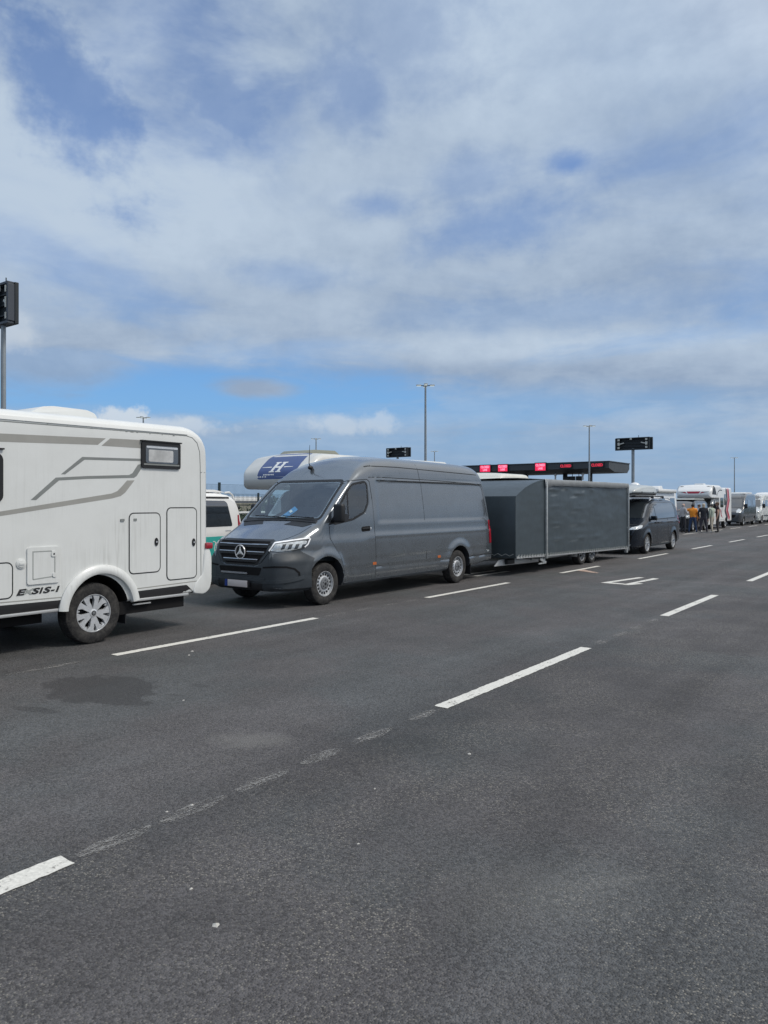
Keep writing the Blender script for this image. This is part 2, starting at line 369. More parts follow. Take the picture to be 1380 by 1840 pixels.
class MB:
    def __init__(s): s.v = []; s.f = []; s.m = []; s.mi = 0
    def add(s, vs, fs):
        b = len(s.v); s.v += [tuple(v) for v in vs]; s.f += [[i + b for i in f] for f in fs]; s.m += [s.mi] * len(fs)
        return s
    def box(s, c, d, rot=None):
        vs = [Vector((sx * d[0] / 2, sy * d[1] / 2, sz * d[2] / 2)) for sz in (-1, 1) for sy in (-1, 1) for sx in (-1, 1)]
        if rot is not None: vs = [rot @ v for v in vs]
        vs = [v + Vector(c) for v in vs]
        return s.add(vs, [(0, 2, 3, 1), (4, 5, 7, 6), (0, 1, 5, 4), (2, 6, 7, 3), (0, 4, 6, 2), (1, 3, 7, 5)])
    def bar(s, a, b, w, h_=None):
        a, b = Vector(a), Vector(b); d = b - a
        q = d.to_track_quat('X', 'Z').to_matrix()
        return s.box((a + b) / 2, (d.length, w, h_ or w), q)
    def tube(s, pts, r, n=8, cap=True):
        pts = [Vector(p) for p in pts]; rr = r if isinstance(r, (list, tuple)) else [r] * len(pts)
        vs, fs = [], []; up = None
        for i, p in enumerate(pts):
            d = (pts[min(i + 1, len(pts) - 1)] - pts[max(i - 1, 0)]).normalized()
            if up is None: up = Vector((0, 0, 1)) if abs(d.z) < .9 else Vector((1, 0, 0))
            a = d.cross(up).normalized(); b = a.cross(d).normalized(); up = b
            for k in range(n):
                t_ = 2 * math.pi * k / n; vs.append(p + (a * math.cos(t_) + b * math.sin(t_)) * rr[i])
        for i in range(len(pts) - 1):
            for k in range(n): fs.append((i * n + k, i * n + (k + 1) % n, (i + 1) * n + (k + 1) % n, (i + 1) * n + k))
        if cap: fs += [tuple(range(n))[::-1], tuple(range((len(pts) - 1) * n, len(pts) * n))]
        return s.add(vs, fs)
    def lathe(s, prof, axis='X', c=(0, 0, 0), n=40, closed=False, cap=False):
        vs, fs = [], []
        for (a, r) in prof:
            for k in range(n):
                t_ = 2 * math.pi * k / n; u, w = r * math.cos(t_), r * math.sin(t_)
                p = {'X': (a, u, w), 'Y': (u, a, w), 'Z': (u, w, a)}[axis]
                vs.append((p[0] + c[0], p[1] + c[1], p[2] + c[2]))
        m_ = len(prof)
        for i in range(m_ if closed else m_ - 1):
            j = (i + 1) % m_
            for k in range(n): fs.append((i * n + k, i * n + (k + 1) % n, j * n + (k + 1) % n, j * n + k))
        if cap and not closed:
            if prof[0][1] > 1e-6: fs.append(tuple(range(n))[::-1])
            if prof[-1][1] > 1e-6: fs.append(tuple(range((m_ - 1) * n, m_ * n)))
        return s.add(vs, fs)
    def prism(s, poly, x0, x1, plane='YZ'):
        n = len(poly)
        mk = {'YZ': lambda a, b, e: (e, a, b), 'XZ': lambda a, b, e: (a, e, b), 'XY': lambda a, b, e: (a, b, e)}[plane]
        vs = [mk(a, b, x0) for a, b in poly] + [mk(a, b, x1) for a, b in poly]
        fs = [tuple(range(n)), tuple(range(n, 2 * n))[::-1]] + [(i, i + n, (i + 1) % n + n, (i + 1) % n) for i in range(n)]
        return s.add(vs, fs)
    def ball(s, c, r, n=16, sz=(1, 1, 1)):
        prof = [(-math.cos(math.pi * i / (n // 2)), max(math.sin(math.pi * i / (n // 2)), 0)) for i in range(n // 2 + 1)]
        vs, fs = [], []
        for a, q in prof:
            for k in range(n):
                t_ = 2 * math.pi * k / n
                vs.append((c[0] + r * sz[0] * q * math.cos(t_), c[1] + r * sz[1] * q * math.sin(t_), c[2] + r * sz[2] * a))
        for i in range(len(prof) - 1):
            for k in range(n): fs.append((i * n + k, i * n + (k + 1) % n, (i + 1) * n + (k + 1) % n, (i + 1) * n + k))
        return s.add(vs, fs)
    def mesh(s, bevel=0.0, seg=2, fix=True):
        me = bpy.data.meshes.new('m'); me.from_pydata(s.v, [], s.f); me.update()
        for p_, i in zip(me.polygons, s.m): p_.material_index = i
        bm = bmesh.new(); bm.from_mesh(me)
        bmesh.ops.remove_doubles(bm, verts=bm.verts, dist=1e-5)
        if fix: bmesh.ops.recalc_face_normals(bm, faces=bm.faces)
        if bevel:
            es = [e for e in bm.edges if len(e.link_faces) == 2 and e.calc_face_angle(0) > R(30)]
            bmesh.ops.bevel(bm, geom=es, offset=bevel, segments=seg, affect='EDGES', profile=.5, clamp_overlap=True)
        bm.to_mesh(me); bm.free()
        return me
    def build(s, name, mats, parent=None, smooth=35, bevel=0.0, seg=2):
        if not isinstance(mats, (list, tuple)): mats = [mats]
        return link(name, s.mesh(bevel, seg), parent, mats, smooth)

def pchip(keys):
    k = sorted(keys); X = [a for a, _ in k]; Y = [b for _, b in k]; n = len(X)
    hs = [X[i + 1] - X[i] for i in range(n - 1)]; dl = [(Y[i + 1] - Y[i]) / hs[i] for i in range(n - 1)]
    d = [0.0] * n
    if n > 2:
        for i in range(1, n - 1):
            if dl[i - 1] * dl[i] > 0:
                w1, w2 = 2 * hs[i] + hs[i - 1], hs[i] + 2 * hs[i - 1]
                d[i] = (w1 + w2) / (w1 / dl[i - 1] + w2 / dl[i])
    d[0], d[-1] = dl[0], dl[-1]
    def f(x):
        if x <= X[0]: return Y[0]
        if x >= X[-1]: return Y[-1]
        i = 0
        while X[i + 1] < x: i += 1
        t_ = (x - X[i]) / hs[i]
        return ((2 * t_**3 - 3 * t_**2 + 1) * Y[i] + (t_**3 - 2 * t_**2 + t_) * hs[i] * d[i] + (-2 * t_**3 + 3 * t_**2) * Y[i + 1] + (t_**3 - t_**2) * hs[i] * d[i + 1])
    return f
def lin(keys):
    k = sorted(keys)
    def f(x):
        if x <= k[0][0]: return k[0][1]
        for (a, b), (c_, d_) in zip(k, k[1:]):
            if x <= c_: return b + (d_ - b) * (x - a) / (c_ - a)
        return k[-1][1]
    return f
def sstep(a, b, x):
    t_ = min(max((x - a) / (b - a), 0), 1); return t_ * t_ * (3 - 2 * t_)

def loft(zt, zb, hw, side, rc, crown, ys, dx=None, shrink=0.0, nside=34, rb=.05):
    """body skin from cross-sections along y; closed solid"""
    NB, NC, NTp = 4, 7, 8
    rings = []
    for y in ys:
        t_, b_ = zt(y) - shrink, zb(y) + shrink
        if t_ < b_ + .06: t_ = b_ + .06
        cr = crown(y); r = min(rc(y), (t_ - b_) * .42); ze = t_ - cr; w = hw(y)
        rbb = min(rb, (t_ - b_) * .2)
        pts = []
        x_lo = w * side(b_ + rbb) - shrink
        for i in range(NB): pts.append(((x_lo - rbb) * i / NB, b_))
        for i in range(4):
            a = math.pi / 2 * i / 4; pts.append((x_lo - rbb + rbb * math.sin(a), b_ + rbb - rbb * math.cos(a)))
        z0, z1 = b_ + rbb, ze - r
        for i in range(nside + 1):
            z = z0 + (z1 - z0) * i / nside
            xx = w * side(z) - shrink
            if dx: xx += dx(y, z)
            pts.append((xx, z))
        xs = pts[-1][0]
        for i in range(1, NC + 1):
            a = math.pi / 2 * i / NC; pts.append((xs - r + r * math.cos(a), z1 + r * math.sin(a)))
        xt = xs - r
        for i in range(1, NTp + 1):
            x = xt * (1 - i / NTp); pts.append((x, ze + cr * (1 - (x / xt)**2)))
        rings.append([(x, y, z) for x, z in pts] + [(-x, y, z) for x, z in pts[-2:0:-1]])
    n = len(rings[0]); m_ = MB()
    vs = [v for r_ in rings for v in r_]; fs = []
    for i in range(len(rings) - 1):
        for k in range(n): fs.append((i * n + k, i * n + (k + 1) % n, (i + 1) * n + (k + 1) % n, (i + 1) * n + k))
    fs += [tuple(range(n)), tuple(range((len(rings) - 1) * n, len(rings) * n))[::-1]]
    m_.add(vs, fs)
    return m_.mesh()
def stations(*seg):
    out = []
    for a, b, st in seg:
        k = max(1, round((b - a) / st)); out += [a + (b - a) * i / k for i in range(k)]
    return out + [seg[-1][1]]
def bvh_of(me): return BVHTree.FromPolygons([v.co.copy() for v in me.vertices], [tuple(p.vertices) for p in me.polygons])
def cut(me, cutters, mats):
    """boolean difference; result keeps cutter material in slot 1"""
    o = link('cutbody', me, None, []);
    me.materials.clear()
    for x in mats: me.materials.append(x)
    tmp = [o]
    for cme in cutters:
        cme.materials.clear()
        for x in mats: cme.materials.append(x)
        for p in cme.polygons: p.material_index = 1
        c_ = bpy.data.objects.new('cutter', cme); COL.objects.link(c_); tmp.append(c_)
        md = o.modifiers.new('b', 'BOOLEAN'); md.operation = 'DIFFERENCE'; md.object = c_; md.solver = 'EXACT'
    dg = bpy.context.evaluated_depsgraph_get(); dg.update()
    res = bpy.data.meshes.new_from_object(o.evaluated_get(dg))
    for x in tmp: bpy.data.objects.remove(x)
    return res
def cyl_cut(y, z, r, x0, x1, n=48): return MB().lathe([(x0, r), (x1, r)], 'X', (0, y, z), n, cap=True).mesh()

AX = {'side': (Vector((-1, 0, 0)), Vector((0, 1, 0)), Vector((0, 0, 1))), 'right': (Vector((1, 0, 0)), Vector((0, 1, 0)), Vector((0, 0, 1))),
      'front': (Vector((0, 1, 0)), Vector((1, 0, 0)), Vector((0, 0, 1))), 'rear': (Vector((0, -1, 0)), Vector((1, 0, 0)), Vector((0, 0, 1))),
      'top': (Vector((0, 0, -1)), Vector((1, 0, 0)), Vector((0, 1, 0))),
      'diag': (Vector((-.6, .8, 0)), Vector((.8, .6, 0)), Vector((0, 0, 1)))}
def conform(bv, polys, axis, off, depth, step=.06):
    """flat polygons thrown onto a body along an axis, as a shell of real thickness"""
    d, e, f = AX[axis]; bm = bmesh.new()
    for poly in polys:
        try: bm.faces.new([bm.verts.new((a, b, 0)) for a, b in poly])
        except ValueError: pass
    if len(polys) > 1: bmesh.ops.remove_doubles(bm, verts=bm.verts, dist=1e-5)
    for ax in (0, 1):
        lo = min(v.co[ax] for v in bm.verts); hi = max(v.co[ax] for v in bm.verts)
        k = math.floor(lo / step) + 1
        while k * step < hi:
            p = Vector((0, 0, 0)); p[ax] = k * step; nn = Vector((0, 0, 0)); nn[ax] = 1
            bmesh.ops.bisect_plane(bm, geom=bm.verts[:] + bm.edges[:] + bm.faces[:], plane_co=p, plane_no=nn, dist=1e-6); k += 1
    bm.verts.ensure_lookup_table(); bm.verts.index_update()
    outer, inner = [], []
    for v in bm.verts:
        o = e * v.co.x + f * v.co.y - d * 12
        hit, nrm, _, _ = bv.ray_cast(o, d)
        if hit is None:
            hit, nrm, _, _ = bv.find_nearest(e * v.co.x + f * v.co.y - d * .8)
        if nrm.dot(d) > 0: nrm = -nrm
        outer.append(hit + nrm * off); inner.append(hit - nrm * depth)
    n = len(outer); fs = []
    for fc in bm.faces:
        ids = [v.index for v in fc.verts]; fs.append(ids); fs.append([i + n for i in ids[::-1]])
    for ed in bm.edges:
        if len(ed.link_faces) == 1: a, b = ed.verts[0].index, ed.verts[1].index; fs.append([a, b, b + n, a + n])
    bm.free()
    return MB().add(outer + inner, fs).mesh()
def mirror_me(me):
    m2 = me.copy(); bm = bmesh.new(); bm.from_mesh(m2)
    for v in bm.verts: v.co.x = -v.co.x
    bmesh.ops.reverse_faces(bm, faces=bm.faces); bm.to_mesh(m2); bm.free()
    return m2
def patch(name, bv, polys, axis, mt, parent, off=.003, depth=.01, step=.06, mirror=False, label=None, smooth=40):
    if isinstance(polys[0][0], (int, float)): polys = [polys]
    me = conform(bv, polys, axis, off, depth, step)
    o = link(name, me, parent, [mt], smooth)
    if label: o['label'] = label
    if mirror: link(name, mirror_me(me), parent, [], smooth)
    return o
def stroke(pts, w, closed=False):
    P2 = [Vector(p) for p in pts]; n = len(P2); L, Rr = [], []
    for i in range(n):
        a = P2[(i - 1) % n] if (closed or i > 0) else None; b = P2[(i + 1) % n] if (closed or i < n - 1) else None
        d1 = (P2[i] - a).normalized() if a is not None else None; d2 = (b - P2[i]).normalized() if b is not None else None
        d1 = d1 or d2; d2 = d2 or d1
        n1, n2 = Vector((-d1.y, d1.x)), Vector((-d2.y, d2.x)); mm = (n1 + n2)
        mm = n1 if mm.length < 1e-4 else mm.normalized()
        k = w / 2 / max(mm.dot(n1), .4)
        L.append(P2[i] + mm * k); Rr.append(P2[i] - mm * k)
    out = []
    for i in range(n if closed else n - 1):
        j = (i + 1) % n; out.append([tuple(L[i]), tuple(L[j]), tuple(Rr[j]), tuple(Rr[i])])
    return out
def rrect(a0, b0, a1, b1, r, n=5):
    out = []
    for cx, cy, s_ in ((a1 - r, b1 - r, 0), (a0 + r, b1 - r, 1), (a0 + r, b0 + r, 2), (a1 - r, b0 + r, 3)):
        for i in range(n + 1):
            t_ = math.pi / 2 * (s_ + i / n); out.append((cx + r * math.cos(t_), cy + r * math.sin(t_)))
    return out
def rpoly(pts, r, n=4):
    out = []; m_ = len(pts)
    for i in range(m_):
        p = Vector(pts[i]); a = Vector(pts[i - 1]); b = Vector(pts[(i + 1) % m_])
        da, db = (a - p), (b - p); rr = min(r, da.length * .45, db.length * .45)
        s_, e_ = p + da.normalized() * rr, p + db.normalized() * rr
        for k in range(n + 1):
            t_ = k / n; q = s_ * (1 - t_)**2 + p * 2 * t_ * (1 - t_) + e_ * t_**2; out.append((q.x, q.y))
    return out
def text_mesh(body, size, depth=.004, shear=0.0, width=1.0, bold=0.0, align='CENTER'):
    cu = bpy.data.curves.new('t', 'FONT'); cu.body = body; cu.size = size; cu.shear = shear; cu.extrude = depth / 2; cu.align_x = align; cu.align_y = 'CENTER'; cu.offset = bold; cu.resolution_u = 3
    o = bpy.data.objects.new('t', cu); COL.objects.link(o)
    dg = bpy.context.evaluated_depsgraph_get(); dg.update()
    me = bpy.data.meshes.new_from_object(o.evaluated_get(dg)); bpy.data.objects.remove(o)
    for v in me.vertices: v.co.x *= width
    return me
def text_obj(name, body, size, mt, parent, loc, xdir, zdir, **k):
    me = text_mesh(body, size, **k)
    X, Z = Vector(xdir).normalized(), Vector(zdir).normalized(); N_ = X.cross(Z)
    for v in me.vertices: v.co = Vector(loc) + X * v.co.x + Z * v.co.y + N_ * v.co.z
    me.materials.clear()
    return link(name, me, parent, [mt])

# ------------------------------------------------------------------ wheels
_wc = {}
def wheel_meshes(r, w, rim, style):
    key = (r, w, rim, style)
    if key in _wc: return _wc[key]
    hw_ = w / 2; s_ = rim
    prof = [(-hw_ * .80, s_ - .005), (-hw_ * .98, s_ + (r - s_) * .35), (-hw_ * .97, s_ + (r - s_) * .68), (-hw_ * .80, r * .975), (-hw_ * .5, r * .997), (0, r), (hw_ * .5, r * .997), (hw_ * .80, r * .975),
            (hw_ * .90, s_ + (r - s_) * .80), (hw_ * .985, s_ + (r - s_) * .62), (hw_ * .99, s_ + (r - s_) * .38), (hw_ * .90, s_ + (r - s_) * .10), (hw_ * .80, s_ - .005)]
    ty = MB().lathe(prof, 'X', n=56, closed=True).mesh()
    ty.materials.append(M_tyre)
    rm = MB(); o = hw_ * .84
    rm.mi = 0
    rm.lathe([(o - .10, s_ * .97), (o - .01, s_ * .97), (o + .004, s_ * 1.0), (o + .004, s_ * 1.03), (o - .012, s_ * 1.035)], 'X', n=48)      # lip
    rm.mi = 1; rm.lathe([(o - .095, .001), (o - .09, s_ * .98)], 'X', n=40)                                                                 # dark depth
    if style == 'steel':
        rm.mi = 0
        rm.lathe([(o - .055, s_ * .99), (o - .045, s_ * .90), (o - .030, s_ * .84), (o - .026, s_ * .76), (o - .030, s_ * .68), (o - .012, s_ * .62), (o - .008, s_ * .56), (o - .012, s_ * .50), (o - .012, .001)], 'X', n=56)
        rm.mi = 1
        for k in range(16):
            t_ = 2 * math.pi * k / 16; cy, cz = s_ * .765 * math.cos(t_), s_ * .765 * math.sin(t_)
            rm.lathe([(o - .034, s_ * .098), (o - .021, s_ * .098), (o - .021, .001)], 'X', (0, cy, cz), 10)
        rm.mi = 2
        rm.lathe([(o - .014, s_ * .50), (o + .004, s_ * .47), (o + .010, s_ * .38), (o + .012, .001)], 'X', n=32)
        rm.mi = 1
        for k in range(6):
            t_ = 2 * math.pi * (k + .5) / 6
            rm.lathe([(o - .01, s_ * .055), (o + .0145, s_ * .055), (o + .0145, .001)], 'X', (0, s_ * .3 * math.cos(t_), s_ * .3 * math.sin(t_)), 8)
        rm.lathe([(o, s_ * .12), (o + .016, s_ * .12), (o + .016, .001)], 'X', n=12)
    else:
        nsp = 5
        for k in range(nsp):
            t0 = 2 * math.pi * k / nsp + math.pi / 2 + (math.pi / 5 if style == 'alu' else 0)
            def pt(a, rr, x): return (x, rr * math.cos(t0 + a), rr * math.sin(t0 + a))
            def slab(prs, x_hi, x_lo):
                vs = [pt(a, q, x_hi) for a, q in prs] + [pt(a, q, x_lo) for a, q in prs]; n = len(prs)
                rm.add(vs, [tuple(range(n)), tuple(range(n, 2 * n))[::-1]] + [(i, i + n, (i + 1) % n + n, (i + 1) % n) for i in range(n)])
            if style == 'alu':      # broad pale spoke blades with narrow notch at the rim
                rm.mi = 0
                slab([(-.62, s_ * .22), (.62, s_ * .22), (.50, s_ * .40), (.41, s_ * .72), (.54, s_ * .985), (.11, s_ * .99), (.035, s_ * .60), (-.035, s_ * .60), (-.11, s_ * .99), (-.54, s_ * .985), (-.41, s_ * .72), (-.50, s_ * .40)], o - .006, o - .045)
                slab([(.60, s_ * .80), (.54, s_ * .97), (.72, s_ * .97), (.66, s_ * .80)], o - .02, o - .05)
            elif style == 'star':
                rm.mi = 3
                slab([(-.55, s_ * .15), (.55, s_ * .15), (.16, s_ * .5), (.13, s_ * .99), (-.13, s_ * .99), (-.16, s_ * .5)], o - .010, o - .05)
                rm.mi = 0
                for sg in (-1, 1):
                    slab([(sg * .16, s_ * .40), (sg * .30, s_ * .98), (sg * .20, s_ * .99), (sg * .09, s_ * .42)], o - .004, o - .03)
            else:                   # 'multi': paired slim spokes
                rm.mi = 0
                for sg in (-1, 1):
                    slab([(sg * .10 - .06, s_ * .15), (sg * .10 + .06, s_ * .15), (sg * .26 + .09, s_ * .98), (sg * .26 - .09, s_ * .98)], o - .006, o - .04)
        rm.mi = 0; rm.lathe([(o - .05, s_ * .24), (o - .002, s_ * .22), (o + .002, s_ * .14)], 'X', n=24)
        rm.mi = 1; rm.lathe([(o, s_ * .14), (o + .006, s_ * .12), (o + .006, .001)], 'X', n=20)
        if style == 'alu':
            rm.mi = 2; rm.lathe([(o + .0065, s_ * .09), (o + .009, s_ * .06), (o + .009, .001)], 'X', n=16)
    me = rm.mesh()
    for x in (M_silver, M_black, M_capgrey, M_black): me.materials.append(x)
    for q in (ty, me):
        for f in q.polygons: f.use_smooth = True
        q.set_sharp_from_angle(angle=R(32))
    ty.name = 'tyre'; me.name = 'rim'
    _wc[key] = (ty, me)
    return _wc[key]
def wheel(parent, y, r, xo, w=.225, rim=.21, style='steel', spin=0.0, both=True):
    ty, rm = wheel_meshes(r, w, rim, style)
    for sg in ((1, -1) if both else (1,)):
        e = sub('wheel', parent, (sg * (xo - w / 2), y, r))
        e.rotation_euler = (spin if sg > 0 else -spin, 0, 0 if sg > 0 else math.pi)
        for nm, me in (('tyre', ty), ('rim', rm)):
            o = bpy.data.objects.new(nm, me); COL.objects.link(o); o.parent = e

# ------------------------------------------------------------------ ground and markings
g = MB(); g.add([(-900, -300, 0), (900, -300, 0), (900, 1600, 0), (-900, 1600, 0)], [(0, 1, 2, 3)])
tag(g.build('ground', M_asph, smooth=None), kind='structure')
def sheet(name, poly, mt, z=.004, jag=0.0):
    pts = []
    n = len(poly)
    for i in range(n):
        a, b = Vector(poly[i]), Vector(poly[(i + 1) % n]); k = max(1, int((b - a).length / .035)) if jag else 1
        for q in range(k):
            p = a.lerp(b, q / k)
            if jag: p = p + Vector((random.uniform(-jag, jag), random.uniform(-jag, jag)))
            pts.append((p.x, p.y, z))
    m_ = MB(); m_.add(pts, [tuple(range(len(pts)))])
    return tag(m_.build(name, mt, smooth=None), kind='structure')
def dash(x, y0, y1, w=.125, near=False):
    sheet('lane_marking', [(x - w / 2, y0), (x + w / 2, y0), (x + w / 2, y1), (x - w / 2, y1)], M_mark, jag=.005 if near else 0)
for k in range(-1, 12): dash(-3.335, -.98 + 6.34 * k, 2.02 + 6.34 * k + (.22 if k > 0 else 0), .13, k < 2)
for y0, y1 in ((-1.2, 2.1), (5.05, 8.45), (11.45, 14.65), (17.45, 20.0), (23.4, 26.4), (29.6, 32.6), (35.8, 39.0), (42.1, 45.3)): dash(-7.42, y0, y1, .125, y0 < 9)
for k in range(5): dash(-7.42, 48.4 + 6.3 * k, 51.6 + 6.3 * k)
for y0 in (-7, -.7, 5.6, 11.9, 18.2, 24.5, 30.8, 37.1, 43.5, 49.6, 55.1, 61.3, 67.6): dash(-11.35, y0, y0 + 3.2)
for y0 in (5.6, 11.9, 18.2, 24.5, 30.8, 37.1, 43.5): dash(-15.35, y0, y0 + 3.2)
def ghost(x, y0, y1, w):
    w = w * 1.5; y0 -= .05; y1 += .05
    k = 7; L_ = [(x - w * (.25 + .75 * math.sin(math.pi * (i + .4) / (k + .4))) / 2 * random.uniform(.8, 1.2), y0 + (y1 - y0) * i / k) for i in range(k + 1)]
    R_ = [(2 * x - a + random.uniform(-.006, .006), b) for a, b in L_[::-1]]
    sheet('scrubbed_marking', L_ + R_, M_ghost, .003)
for y0, y1 in ((2.12, 2.44), (2.60, 2.95), (3.14, 3.48), (3.71, 4.0), (4.24, 4.61), (4.95, 5.2), (8.95, 9.2), (9.6, 9.9), (10.3, 10.6), (10.95, 11.3)): ghost(-3.33, y0, y1, .09)
for y0, y1 in ((3.2, 3.6), (3.9, 4.7), (8.7, 9.1), (9.4, 9.8), (10.1, 10.5), (10.8, 11.1), (15.2, 15.6), (16.1, 16.4), (16.9, 17.2)): ghost(-7.42, y0, y1, .07)
sheet('lane_number', [(-5.83, 15.80), (-5.35, 15.74), (-5.33, 15.92), (-5.66, 15.98), (-5.42, 17.48), (-5.56, 17.5)], M_mark)
sheet('lane_number', [(-5.33, 15.70), (-5.19, 15.68), (-5.02, 16.14), (-5.14, 16.20), (-5.20, 16.05), (-5.07, 17.42), (-5.22, 17.46)], M_mark)
sheet('orange_marking', [(-7.34, 18.25), (-7.22, 18.2), (-6.66, 17.82), (-6.68, 18.02), (-7.2, 18.55), (-7.34, 18.75)], M_omark, .008)
sheet('lane_number', [(-8.80, 15.55), (-8.66, 15.55), (-8.60, 17.1), (-8.74, 17.1)], M_mark)
sheet('lane_number', [(-9.17, 15.7), (-9.04, 15.7), (-8.98, 17.1), (-9.11, 17.1)], M_mark)
# little bits of litter and stone chips on the tarmac
for i, (x, y, sz) in enumerate(((-3.38, 2.80, .016), (-2.34, 2.06, .020), (-2.65, 2.19, .012), (-2.33, 2.97, .010), (-2.56, 4.48, .016), (-5.24, 4.25, .014), (-2.70, 3.6, .010), (-6.9, 5.72, .022), (-6.75, 5.55, .02), (-3.42, 2.66, .01))):
    b = MB(); a = random.random() * 3
    b.add([(x + sz * math.cos(a + q) * (1 if q_ % 2 else .55), y + sz * math.sin(a + q) * .9, .0) for q_, q in enumerate((0, 1.3, 2.5, 3.9, 5.2))] + [(x, y, sz * .45)], [(0, 1, 5), (1, 2, 5), (2, 3, 5), (3, 4, 5), (4, 0, 5), (4, 3, 2, 1, 0)])
    lab = ['tiny white chip on the scrubbed line beside the near dash', 'largest pale chip on the bare tarmac in front', 'pale sliver of litter right of the near dash', 'small white chip beyond the middle of the near lane', 'pale flake out on the near lane', 'tiny pale chip near the oil stain', 'small greyish chip near the scrubbed line', 'pale scrap on the tarmac behind the motorhome wheel', 'second pale scrap behind the motorhome wheel, nearer the line', 'tiny chip at the end of the scrubbed line'][i]
    tag(b.build('stone_chip', mat('pale_chip', (.42, .41, .38), .8), smooth=None), lab, 'chip', 'pale chips on the tarmac')
def run(L, first=.02):
    return stations((0, .14, first), (.14, 1.0, .04), (1.0, 2.8, .05), (2.8, L - .8, .08), (L - .8, L - .12, .035), (L - .12, L, .012))
def gauss(a, s): return math.exp(-a * a / (2 * s * s))

# ------------------------------------------------------------------ grey panel van
def grey_van():
    root = thing('panel_van', (-9.25, 8.66, 0), 'dark grey long high-roof panel van with a blue tag behind its windscreen', 'van')
    zt = pchip([(0, .66), (.02, .80), (.06, .98), (.10, 1.07), (.15, 1.105), (.22, 1.13), (.5, 1.24), (.86, 1.385), (.92, 1.42), (1.1, 1.575), (1.4, 1.85), (1.68, 2.09), (1.85, 2.22), (2.1, 2.40), (2.4, 2.53), (2.8, 2.60), (3.2, 2.62), (5, 2.605), (6.1, 2.565), (6.3, 2.53), (6.42, 2.46), (6.50, 2.33), (6.56, 2.12), (6.66, 1.72), (6.75, 1.25), (6.80, .95), (6.83, .7), (6.84, .55)])
    zb = pchip([(0, .34), (.05, .29), (.4, .27), (1, .28), (5, .30), (6.2, .36), (6.84, .42)])
    hwb = pchip([(0, .60), (.03, .72), (.08, .80), (.16, .865), (.28, .92), (.45, .965), (.7, .995), (1.0, 1.01), (6.84, 1.01)])
    hw = pchip([(0, .56), (.03, .60), (.08, .66), (.14, .72), (.22, .785), (.32, .85), (.45, .91), (.6, .955), (.8, .99), (1.0, 1.01), (5.8, 1.01), (6.5, 1.0), (6.84, .985)])
    side = pchip([(.25, .935), (.36, .965), (.50, .985), (.53, .985), (.555, .992), (.72, .996), (.745, 1.0), (.95, 1.0), (1.1, .994), (1.13, .986), (1.4, .975), (1.8, .94), (2.1, .905), (2.18, .893), (2.35, .868), (2.39, .85), (2.62, .78)])
    rc = pchip([(0, .10), (.12, .05), (.2, .08), (.5, .16), (.86, .16), (.95, .07), (1.68, .07), (1.95, .17), (2.4, .27), (3, .28), (6.3, .24), (6.6, .10), (6.84, .08)])
    crown = pchip([(0, .03), (.15, .05), (.5, .06), (.86, .035), (1.0, .035), (1.7, .04), (2.4, .06), (6.84, .03)])
    def dx(y, z):
        d = (hwb(y) - hw(y)) * sstep(.93, .74, z) if y < 1.0 else 0.0
        for cy, rr in ((1.0, .455), (5.335, .445)):       # wheel arch flares
            q = math.hypot(y - cy, z - .36)
            d += .022 * sstep(.60, .50, q) * (1 if z < .95 else 0)
        d -= .016 * sstep(2.47, 2.52, y) * sstep(6.62 - (z - 1.4) * .27 + .12, 6.62 - (z - 1.4) * .27 + .06, y) * sstep(1.33, 1.38, z) * sstep(2.13, 2.10, z)   # recessed side panels
        d += .010 * gauss(z - 1.12, .022) * sstep(1.9, 2.4, y)
        d -= .012 * gauss(z - .54, .010) * sstep(1.4, 1.5, y)
        d -= .014 * gauss(z - 2.375, .012) * sstep(1.9, 2.2, y)
        d -= .008 * gauss(z - 2.175, .010) * sstep(2.2, 2.4, y)
        return d
    ys = run(6.84)
    me = loft(zt, zb, hw, side, rc, crown, ys, dx, nside=64)
    bv = bvh_of(me)
    cav = loft(zt, lambda y: max(zb(y), .62) + .02, hw, side, rc, crown, stations((.97, 2.5, .06)), None, shrink=.045, nside=16)
    W = rpoly([(1.20, 1.345), (1.27, 1.53), (1.58, 1.875), (1.78, 2.03), (2.13, 2.085), (2.20, 2.04), (2.185, 1.70), (2.06, 1.535), (1.72, 1.415)], .05)
    SW = rpoly([(-.83, 1.455), (.83, 1.455), (.745, 2.06), (-.745, 2.06)], .07)
    cutters = [cyl_cut(1.0, .36, .455, .62, 1.2), cyl_cut(1.0, .36, .455, -1.2, -.62), cyl_cut(5.335, .36, .445, .62, 1.2), cyl_cut(5.335, .36, .445, -1.2, -.62),
               cav, MB().prism(W, -1.3, 1.3).mesh(), MB().prism([(a, b) for a, b in SW], -.5, 1.80, 'XZ').mesh()]
    me2 = cut(me, cutters, [M_grey, M_dark_in])
    link('body', me2, root, [], 32)
    P = lambda *a, **k: patch(a[0], bv, *a[1:], **k)
    # glass
    P('windscreen', rpoly([(-.86, 1.425), (.86, 1.425), (.775, 2.085), (-.775, 2.085)], .08), 'front', M_glass, root, off=.004, depth=.001, step=.08)
    P('windscreen_seal', stroke(rpoly([(-.875, 1.42), (.875, 1.42), (.785, 2.095), (-.785, 2.095)], .09), .045, True), 'front', M_black, root, off=.006, depth=.004)
    P('side_window', W, 'side', M_glass, root, off=.002, depth=.001, step=.1, mirror=True)
    P('window_seal', stroke(W, .04, True), 'side', M_black, root, off=.005, depth=.004, mirror=True)
    P('window_divider', stroke([(1.60, 1.40), (1.62, 1.93)], .03), 'side', M_black, root, off=.005, depth=.01, mirror=True)
